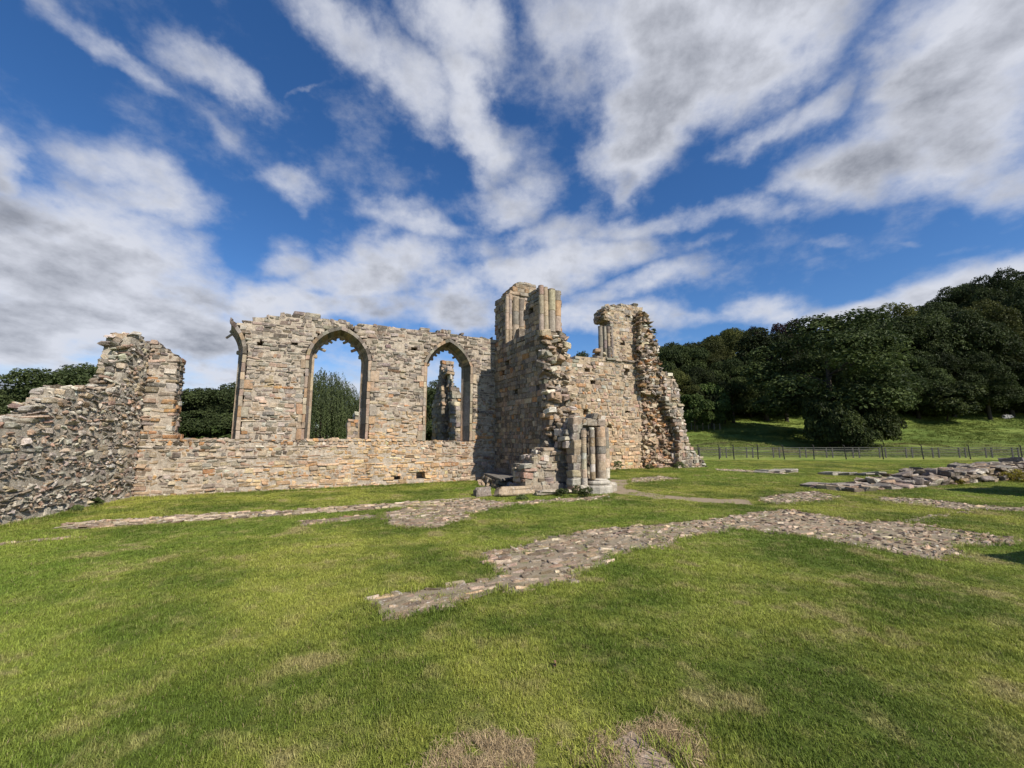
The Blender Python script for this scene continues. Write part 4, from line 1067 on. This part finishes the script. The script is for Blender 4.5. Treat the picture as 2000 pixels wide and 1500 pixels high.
# trees behind the long wall
LEFT = [
 (112, 696, 26, 'left', 3.6, 'bright leafy tree showing above the near left wall'), (168, 700, 30, 'left', 3.6, 'tree crown between the left wall and its tall corner'),
 (18, 762, 24, 'left', 2.4, 'lower tree at the left edge of the view'), (-50, 760, 30, 'left', 4, 'tree beyond the left edge of the view'),
 (372, 752, 34, 'left', 3.4, 'left tree seen through the collapsed window'), (425, 738, 36, 'left', 3.8, 'right taller tree seen through the collapsed window'), (330, 770, 38, 'left', 4, 'tree behind the pier left of the collapsed window'),
 (460, 750, 40, 'left', 4.5, 'tree behind the wall right of the collapsed window'),
 (702, 790, 40, 'olive', 3.2, 'small rounded tree right of the willow'), (842, 732, 34, 'left', 2.6, 'tree glimpsed at the left of the narrow window'),
 (520, 760, 46, 'left', 6, 'far tree behind the wall left of the widest window'), (780, 770, 46, 'left', 6, 'far tree behind the wall right of the widest window'),
 (930, 790, 46, 'left', 5, 'far tree hidden behind the shaded corner'), (240, 780, 44, 'left', 6, 'far tree hidden behind the left corner'),
]
for (px, py, Y, kd, rad, lab) in LEFT:
    tree_at(px, py, Y, kd, lab, rad, 'trees behind the long wall')
# low hedge-like bushes closing the horizon behind the wall
for k, px in enumerate((350, 395, 440, 650, 700, 860)):
    bush_at(px, 810, 33+k % 3, ('bush low in the left of the collapsed window', 'bush low in the middle of the collapsed window', 'bush low in the right of the collapsed window', 'bush under the willow', 'bush right of the willow', 'bush behind the dark broken wall')[k], 2.6, SHR, 'bushes behind the long wall')

def willow(px, ytop, Y, R, label, seed=9):
    g = np.random.default_rng(seed); X = ray(px, 857)[0]/ray(px, 857)[1]*Y; H = at(px, ytop, Y)[2]
    o = thing('weeping_tree', label, 'tree', (X, Y, 0)); V = []; L_c = []; L_n = []; sz = []
    tips = []
    for i in range(1000):
        a = g.uniform(0, 6.28); rr = R*math.sqrt(g.uniform(0.0, 1)); top_ = H*(1-.42*(rr/R)**2)*g.uniform(.80, 1.0)
        if rr < R*.35 and g.random() < .35: top_ = H*g.uniform(.92, 1.0)
        tips.append((rr*math.cos(a), rr*math.sin(a), top_))
    for (x, y, z) in tips:
        Lh = g.uniform(.8, 2.3); n = int(Lh/.035)
        t = np.linspace(0, 1, n); out = np.array([x, y])/(np.hypot(x, y)+.1)
        px_ = x+out[0]*.25*np.sqrt(t)+g.normal(0, .045, n); py_ = y+out[1]*.25*np.sqrt(t)+g.normal(0, .045, n); pz = z-Lh*t
        keep = pz > .3
        L_c.append(np.stack([px_, py_, pz], 1)[keep]); 
    c = np.concatenate(L_c); n = len(c)
    d = np.stack([c[:, 0], c[:, 1], np.full(n, .2)], 1); d /= np.linalg.norm(d, axis=1, keepdims=True)+1e-6
    nr = d+g.normal(0, .5, d.shape); nr /= np.linalg.norm(nr, axis=1, keepdims=True)
    a = np.tile([0, 0, -1.0], (n, 1))+g.normal(0, .3, (n, 3)); b = np.cross(nr, a); b /= np.linalg.norm(b, axis=1, keepdims=True)
    s = g.uniform(.05, .09, n)[:, None]
    V = np.stack([c-b*s*.35, c+a*s, c+b*s*.35, c-a*s*.3], 1).reshape(-1, 3)
    sid = np.repeat(np.arange(len(L_c)), [len(q) for q in L_c]); t = np.clip(.4+g.normal(0, .18, n)+np.random.default_rng(3).normal(0, .28, len(L_c))[sid], 0, 1); K = np.repeat(np.stack([t]*3, 1), 4, 0)
    obj('crown', mesh_np('crown', V, np.arange(n*4).reshape(-1, 4), M_WILLOW, K), o)
    obj('trunk', trunk(seed+1, H, .16, 12, .45), o)
willow(632, 722, 27, 2.9, 'tall weeping tree hanging behind the widest window')

# weeds at the foot of the walls
def weed(x, y, R, H, label, seed, mat=None, name='weed_clump', z=0, n=900, leaf=.022, group='weeds rooted along the ruins'):
    return obj(name, crown(seed, R, H, 0, 16, n, leaf, mat or M_WEED, name=name), None, label, 'weeds', group, None, (x, y, z))
for k, (px, py, R, H, lab) in enumerate((
 (272, 968, .30, .42, 'largest leafy weed clump in the left corner of the long wall'), (372, 964, .20, .26, 'weed clump under the collapsed window'),
 (398, 962, .14, .18, 'small weed clump right of the one under the collapsed window'), (664, 952, .20, .24, 'weed clump at the wall foot below the widest window'),
 (640, 953, .10, .14, 'tiny weed tuft beside the clump below the widest window'), (868, 941, .14, .16, 'weed tuft at the wall foot below the narrow window'), (882, 940, .12, .14, 'thin weed tuft nearest the shadow on the long wall'), (822, 943, .12, .12, 'weed tuft under the square drain hole'),
 (1134, 972, .30, .36, 'dense green weed clump at the foot of the clustered pier'), (1098, 970, .18, .24, 'weed clump left of the clustered pier'), (1020, 977, .16, .12, 'low weeds along the longest pale block'),
 (1207, 922, .32, .60, 'tall weed climbing the foot of the tall ruin'), (1270, 919, .25, .34, 'weed clump at the foot of the orange rubble'), (1327, 917, .34, .38, 'round bushy weed at the foot of the buttress'),
 (186, 990, .14, .2, 'weed tuft at the foot of the left wall'), (150, 1000, .12, .14, 'small tuft nearest the left end of the footing row'))):
    c = ground(px, py); weed(c[0], c[1], R, H, lab, 700+k)
c = LF.W(Lt*.86, -.12, 0); weed(c[0], c[1], .75, .30, 'yellow flowering weed against the low wall', 730, M_YEL, n=2200, leaf=.03)
c = LF.W(Lt*.5, -.04, .2); weed(c[0], c[1], .2, .2, 'small yellow tuft in the face of the low wall', 731, M_YEL, n=300, leaf=.03)
# sapling and plants on the wall heads
p = C1.W(*[C1.px(1283, 662)[0]], .3, C1.px(1283, 662)[1]-.1)
sp_ = thing('sapling', 'spindly sapling growing from the sloping edge of the tall ruin', 'sapling', tuple(p))
obj('stem', trunk(740, .7, .015, 4, .5, 'stem'), sp_); obj('foliage', crown(741, .22, .4, .4, 10, 160, .04, M_SHRUB, name='foliage'), sp_)

# ------------------------------------------------------------------ fences
def metal(name, col, rough=.6):
    m, T, b = mat_new(name); pos = T.new('ShaderNodeNewGeometry').outputs['Position']
    T.put(b.inputs['Base Color'], T.mix(T.noise(pos, 6, 4, .7), tuple(x*.7 for x in col), tuple(x*1.2 for x in col))); b.inputs['Roughness'].default_value = rough; return m
M_POST = metal('dark_fence_post', (.035, .032, .03)); M_WIRE = metal('galvanised_wire', (.16, .17, .165), .6); M_RAIL = metal('weathered_rail', (.10, .095, .085), .9)
def box_vf(V, F, c, A, h):
    k = len(V); 
    for s in ((-1, -1, -1), (1, -1, -1), (1, 1, -1), (-1, 1, -1), (-1, -1, 1), (1, -1, 1), (1, 1, 1), (-1, 1, 1)):
        V.append(np.array(c)+sum(A[i]*s[i]*h[i] for i in range(3)))
    F.extend((BOXF+k).tolist())
I3 = np.eye(3)
fe = thing('wire_fence', 'stock wire fence on thin dark posts along the far edge of the lawn', 'fence')
YF = 34.5
fx = [1405, 1433, 1480, 1532, 1590, 1652, 1724, 1803, 1895, 1996, 2110]
pp = [(ray(x, 890)[0]/ray(x, 890)[1]*YF) for x in fx]
pp = [pp[0]-3.4, pp[0]-1.7] + pp
for i, x in enumerate(pp):
    V, F = tube([(0, 0, -.2), (0, 0, .9), (.02, 0, 1.12), (-.12, .0, 1.22)] , [.045, .042, .038, .022], 6)
    me = mesh_np('post', V, np.array(F), M_POST, None, True)
    o = obj('post', me, fe, loc=(x, YF+random.Random(i).uniform(-.05, .05), float(terrain(x, YF)))); o.rotation_euler = (0, random.Random(i+50).uniform(-.09, .03), 0)
V = []; F = []
x0, x1 = pp[0]-12, pp[-1]
for z in (.08, .2, .32, .44, .56, .68, .80, .92):
    v, f = tube([(x0+(x1-x0)*k/30, YF-.04, z+(-.01*math.sin(k))) for k in range(31)], [.003]*31, 4); k = len(V); V += v; F += [[i+k for i in q] for q in f]
x = x0
while x < x1:
    v, f = tube([(x, YF-.04, .05), (x, YF-.04, .92)], [.002]*2, 3); k = len(V); V += v; F += [[i+k for i in q] for q in f]; x += .16
obj('wire_mesh', mesh_np('wire_mesh', V, np.array(F), M_WIRE), fe)
# low timber hurdles just behind
hf = thing('rail_fence', 'low weathered post and rail fence standing behind the wire fence', 'fence')
YR = 37.5; x = 14.0; gi = 0
g = np.random.default_rng(77)
while x < 52:
    for dx in (0, .55):
        V = []; F = []; box_vf(V, F, (0, 0, .42), I3, (.04, .04, .46)); obj('post', mesh_np('post', V, np.array(F), M_RAIL), hf, loc=(x+dx, YR, 0))
    x += 2.4
V = []; F = []
for z in (.22, .45, .68, .86):
    xx = 13
    while xx < 52: box_vf(V, F, (xx+1.2, YR-.05+g.normal(0, .01), z+g.normal(0, .008)), I3, (1.19, .012, .022)); xx += 2.4
obj('rail', mesh_np('rail', V, np.array(F), M_RAIL), hf)
# little fence at the far meadow corner
cf = thing('wire_fence', 'short pale post fence at the far corner of the meadow', 'fence')
for i in range(7):
    X = ray(1338+i*11, 805)[0]/ray(1338+i*11, 805)[1]*76; V, F = tube([(0, 0, -.3), (0, 0, 1.2)], [.07, .06], 6)
    obj('post', mesh_np('post', V, np.array(F), metal('pale_post', (.3, .28, .23)) if i == 0 else bpy.data.materials['pale_post']), cf, loc=(X, 76, float(terrain(X, 76))))
V = []; F = []
Xa = ray(1330, 805)[0]/ray(1330, 805)[1]*76; Xb = ray(1410, 805)[0]/ray(1410, 805)[1]*76
for z in (.4, .75, 1.1):
    pts = [(Xa+(Xb-Xa)*k/12, 76, float(terrain(Xa+(Xb-Xa)*k/12, 76))+z) for k in range(13)]; v, f = tube(pts, [.015]*13, 4); k = len(V); V += v; F += [[i+k for i in q] for q in f]
obj('wire', mesh_np('wire', V, np.array(F), M_WIRE), cf)
# boulder at the wood edge
S = Stones(450); X, Y, Z = at(1966, 806, 84); Z = float(terrain(X, Y))
for k in range(3): S.add([(k-1)*.45, 0, .4], rotm(S.r, .2), [.45, .4, .4-.1*abs(k-1)], .25, .05, (.22, .22, .21))
obj('boulder', S.mesh('boulder', M_STONE), None, 'pale rounded boulder at the dark edge of the wood', 'boulder', None, None, (X, Y, Z))
# curled dead leaf in the near lawn
c = ground(1083, 1305)
V = []; F = []
for i in range(9):
    a = math.radians(-150+i*33)
    for j in range(5):
        t = j/4-.5; rr = .011*(1+.25*math.cos(a*2)); wz = math.sqrt(max(0, 1-(2*t)**2))
        V.append((rr*math.cos(a)*(1+.3*t), t*.045*(.4+.6*math.sin(math.pi*(i+1)/10)), .022+rr*math.sin(a)*1.6))
for i in range(8):
    for j in range(4): F.append([i*5+j, i*5+j+1, (i+1)*5+j+1, (i+1)*5+j])
dl = metal('dead_leaf', (.22, .13, .07), .7)
o = obj('dead_leaf', mesh_np('dead_leaf', V, np.array(F), dl, None, True), None, 'small curled brown dead leaf lying alone in the near lawn', 'leaf', None, None, (c[0], c[1], .012))
o.modifiers.new('s', 'SOLIDIFY').thickness = .0015

# ------------------------------------------------------------------ grass blades on the lawn
def blade_mat():
    m, T, b = mat_new('grass_blades'); pos = T.new('ShaderNodeNewGeometry').outputs['Position']
    p2 = T.vm('MULTIPLY', pos, (1, 1, 0)); c = grass_colour(T, p2)
    at_ = T.new('ShaderNodeAttribute', attribute_name='Col'); sx = T.new('ShaderNodeSeparateXYZ'); T.put(sx.inputs[0], at_.outputs['Vector'])
    f = T.mr(sx.outputs[0], 0, 1, .60, 1.5, False); cv = T.new('ShaderNodeCombineXYZ'); [T.put(cv.inputs[i], f) for i in range(3)]
    c = T.mix(1.0, c, cv.outputs[0], 'MULTIPLY')
    c = T.mix(T.mr(sx.outputs[1], .90, .96), c, (.36, .29, .15))
    b.inputs['Roughness'].default_value = .55; T.put(b.inputs['Base Color'], c)
    tr = T.new('ShaderNodeBsdfTranslucent'); T.put(tr.inputs[0], c); mx = T.new('ShaderNodeMixShader'); mx.inputs[0].default_value = .3
    T.l.new(b.outputs[0], mx.inputs[1]); T.l.new(tr.outputs[0], mx.inputs[2]); T.l.new(mx.outputs[0], T.n['Material Output'].inputs[0])
    return m
M_BLADE = blade_mat()
M_STRAW, T_, b_ = mat_new('dry_thatch'); 
at_ = T_.new('ShaderNodeAttribute', attribute_name='Col'); sx_ = T_.new('ShaderNodeSeparateXYZ'); T_.put(sx_.inputs[0], at_.outputs['Vector'])
T_.put(b_.inputs['Base Color'], T_.mix(sx_.outputs[0], (.20, .145, .08), (.50, .38, .22)))
M_MEAD, T_, b_ = mat_new('meadow_blades')
at_ = T_.new('ShaderNodeAttribute', attribute_name='Col'); sx_ = T_.new('ShaderNodeSeparateXYZ'); T_.put(sx_.inputs[0], at_.outputs['Vector'])
ps_ = T_.new('ShaderNodeNewGeometry').outputs['Position']; sp_y = T_.new('ShaderNodeSeparateXYZ'); T_.put(sp_y.inputs[0], ps_)
mc_ = T_.mix(T_.mr(T_.noise(T_.mapping(ps_, (.1, .35, 0)), 1.0, 5, .6), .38, .62), (.14, .19, .035), (.26, .30, .07))
br_ = T_.math('MULTIPLY', T_.mr(T_.noise(T_.mapping(ps_, (.12, .5, 0)), 1.0, 6, .7), .47, .60, 0, .9), T_.math('MULTIPLY', T_.mr(sp_y.outputs[1], 46, 50), T_.mr(sp_y.outputs[1], 68, 60)))
mc_ = T_.mix(br_, mc_, (.24, .18, .11)); mc_ = T_.mix(T_.mr(sx_.outputs[0], 0, 1, 0, .5), mc_, (.05, .06, .02)); T_.put(b_.inputs['Base Color'], mc_)
def tuft(seed, n, R, H, wd, mat, flat=.5):
    g = np.random.default_rng(seed); V = []; F = []; K = []
    for i in range(n):
        a = g.uniform(0, 6.28); rr = R*math.sqrt(g.random()); x, y = rr*math.cos(a), rr*math.sin(a)
        la = g.uniform(0, 6.28); h = H*g.uniform(.45, 1.15); ln_ = h*g.uniform(.2, 1.3)*flat*2; w = wd*g.uniform(.7, 1.3)
        dx, dy = math.cos(la), math.sin(la); sx_, sy = -dy*w, dx*w
        k = len(V)
        V += [(x-sx_, y-sy, -.004), (x+sx_, y+sy, -.004), (x+dx*ln_*.4+sx_*.8, y+dy*ln_*.4+sy*.8, h*.65), (x+dx*ln_*.4-sx_*.8, y+dy*ln_*.4-sy*.8, h*.65), (x+dx*ln_+sx_*.15, y+dy*ln_+sy*.15, h), (x+dx*ln_-sx_*.15, y+dy*ln_-sy*.15, h)]
        F += [[k, k+1, k+2, k+3], [k+3, k+2, k+4, k+5]]
        c = [g.random(), g.random(), 0]; K += [c]*6
    return mesh_np('tuft', V, np.array(F), mat, K)
def scatter(name, pts, rot, scl, tufts, label):
    me = bpy.data.meshes.new(name); me.vertices.add(len(pts)); me.vertices.foreach_set('co', pts.astype(np.float32).ravel())
    for nm, arr in (('rot', rot), ('scl', scl)):
        a = me.attributes.new(nm, 'FLOAT_VECTOR', 'POINT'); a.data.foreach_set('vector', arr.astype(np.float32).ravel())
    o = obj(name, me, kind='stuff', label=label)
    ng = bpy.data.node_groups.new(name, 'GeometryNodeTree'); ng.interface.new_socket('Geometry', in_out='INPUT', socket_type='NodeSocketGeometry'); ng.interface.new_socket('Geometry', in_out='OUTPUT', socket_type='NodeSocketGeometry')
    gi = ng.nodes.new('NodeGroupInput'); go = ng.nodes.new('NodeGroupOutput'); jn = ng.nodes.new('GeometryNodeJoinGeometry')
    k = len(tufts)
    idn = ng.nodes.new('GeometryNodeInputIndex'); mod = ng.nodes.new('ShaderNodeMath'); mod.operation = 'MODULO'; mod.inputs[1].default_value = k; ng.links.new(idn.outputs[0], mod.inputs[0])
    for i, t in enumerate(tufts):
        src = bpy.data.objects.new('tuft_source', t)
        oi = ng.nodes.new('GeometryNodeObjectInfo'); oi.inputs['Object'].default_value = src
        cmp = ng.nodes.new('ShaderNodeMath'); cmp.operation = 'COMPARE'; cmp.inputs[1].default_value = i; cmp.inputs[2].default_value = .4; ng.links.new(mod.outputs[0], cmp.inputs[0])
        ip = ng.nodes.new('GeometryNodeInstanceOnPoints'); ng.links.new(gi.outputs[0], ip.inputs['Points']); ng.links.new(oi.outputs['Geometry'], ip.inputs['Instance']); ng.links.new(cmp.outputs[0], ip.inputs['Selection'])
        for nm, sk in (('rot', 'Rotation'), ('scl', 'Scale')):
            na = ng.nodes.new('GeometryNodeInputNamedAttribute'); na.data_type = 'FLOAT_VECTOR'; na.inputs[0].default_value = nm; ng.links.new(na.outputs[0], ip.inputs[sk])
        ng.links.new(ip.outputs[0], jn.inputs[0])
    ng.links.new(jn.outputs[0], go.inputs[0])
    m = o.modifiers.new('scatter', 'NODES'); m.node_group = ng
    return o
g = np.random.default_rng(99)
def lawn_points(N, y0, y1, power):
    t = g.random(N); Y = (y0**(power)+t*(y1**power-y0**power))**(1/power)
    X = g.uniform(-1, 1, N)*(1.42*Y+1.0); return X, Y
X, Y = lawn_points(210000, 1.0, 33, 1.0)
keep = np.ones(len(X), bool)
jx = X+g.normal(0, .035, len(X)); jy = Y+g.normal(0, .035, len(X))
bleed = (vn(X*2.2, Y*2.2, 41) > .60) & (g.random(len(X)) < .22)
for p in EXCL: keep &= ~(pip(p, jx, jy) & ~bleed)
# not under the ruins
def left_of_wall(F, x, y): return (x-F.P[0])*F.n[0]+(y-F.P[1])*F.n[1]
uN = (X-NW.P[0])*NW.d[0]+(Y-NW.P[1])*NW.d[1]
keep &= ~((left_of_wall(NW, X, Y) < -.02) & (uN < 11.2))
keep &= ~((left_of_wall(LW, X, Y) < -.02))
dry = pip(DRY, X, Y)
keep &= ~(dry & (g.random(len(X)) < .8))
# thin out where the turf is worn
X, Y = X[keep], Y[keep]; n = len(X)
hv = .55+.7*vn(X*.8, Y*.8, 4)+.7*vn(X*4, Y*4, 8)**2
wdn = 1+np.clip((Y-3)/8, 0, 1.6)
rot = np.stack([g.normal(0, .12, n), g.normal(0, .12, n), g.uniform(0, 6.28, n)], 1)
scl = np.stack([wdn, wdn, hv*(1+.15*np.clip(Y/20, 0, 1))], 1)
pts = np.stack([X, Y, terrain(X, Y)], 1)
scatter('grass', pts, rot, scl, [tuft(801+i, 30, .05, .020, .0018, M_BLADE, .55) for i in range(4)], 'short mown lawn grass')
# dry thatch around the rock at the bottom
bx = [p[0] for p in DRY]; by = [p[1] for p in DRY]; N = 5200
X = g.uniform(min(bx)-.1, max(bx)+.1, N); Y = g.uniform(min(by), max(by)+.06, N)
jx = X+g.normal(0, .05, N); jy = Y+g.normal(0, .05, N)
k_ = pip(DRY, jx, jy) & ~pip(EXCL[5], jx, jy) & (vn(X*5, Y*5, 2) > .25); X, Y = X[k_], Y[k_]; n = len(X)
scatter('dry_grass', np.stack([X, Y, X*0], 1), np.stack([g.normal(0, .3, n), g.normal(0, .3, n), g.uniform(0, 6.28, n)], 1), np.stack([g.uniform(.8, 1.4, n)]*3, 1), [tuft(820+i, 22, .035, .020, .0012, M_STRAW, 1.2) for i in range(3)], 'dead straw coloured grass around the rock')

# tussocks of the rough meadow beyond the fence
N = 42000; Y = g.uniform(39, 92, N); X = Y*g.uniform(.30, 1.42, N)
dens = vn(X*.25, Y*.6, 21); k_ = dens > g.uniform(.1, .9, N); X, Y = X[k_], Y[k_]; n = len(X)
sc_ = g.uniform(4, 8, n)*(Y/60)
scatter('meadow_grass', np.stack([X, Y, terrain(X, Y)-.02], 1), np.stack([g.normal(0, .2, n), g.normal(0, .2, n), g.uniform(0, 6.28, n)], 1), np.stack([sc_, sc_, sc_*g.uniform(.5, 1.1, n)], 1), [tuft(840+i, 26, .05, .022, .0022, M_MEAD, .8) for i in range(3)], 'rough tussocky grass of the meadow')

# unmown fringe where the mower cannot reach
fr = []
def fringe(a, b, n_, spread):
    t = g.random(n_)[:, None]; p = np.array(a)*(1-t)+np.array(b)*t; q = g.normal(0, spread, (n_, 2)); fr.append(p+q)
fringe(NW.W(0, -.1, 0)[:2], NW.W(10.3, -.1, 0)[:2], 900, .05); fringe(LW.W(0, -.1, 0)[:2], LW.W(4, -.1, 0)[:2], 500, .05)
fringe(CW.W(0, -.1, 0)[:2], CW.W(5.3, -.2, 0)[:2], 700, .09); fringe(LF.W(-.4, -.12, 0)[:2], LF.W(Lt*1.2, -.12, 0)[:2], 1500, .08)
fringe(F2.W(0, -.12, 0)[:2], F2.W(1.6, -.14, 0)[:2], 160, .05)
for q in EXCL[:8]:
    for i in range(len(q)):
        fringe(q[i], q[(i+1) % len(q)], 9, .035)
fr = np.concatenate(fr); n = len(fr)
scatter('long_grass', np.stack([fr[:, 0], fr[:, 1], np.zeros(n)], 1), np.stack([g.normal(0, .2, n), g.normal(0, .2, n), g.uniform(0, 6.28, n)], 1), np.stack([g.uniform(.9, 1.5, n)]*2+[g.uniform(.8, 2.4, n)], 1), [tuft(860+i, 22, .05, .035, .0022, M_BLADE, .6) for i in range(3)], 'longer unmown grass along the foot of the walls')
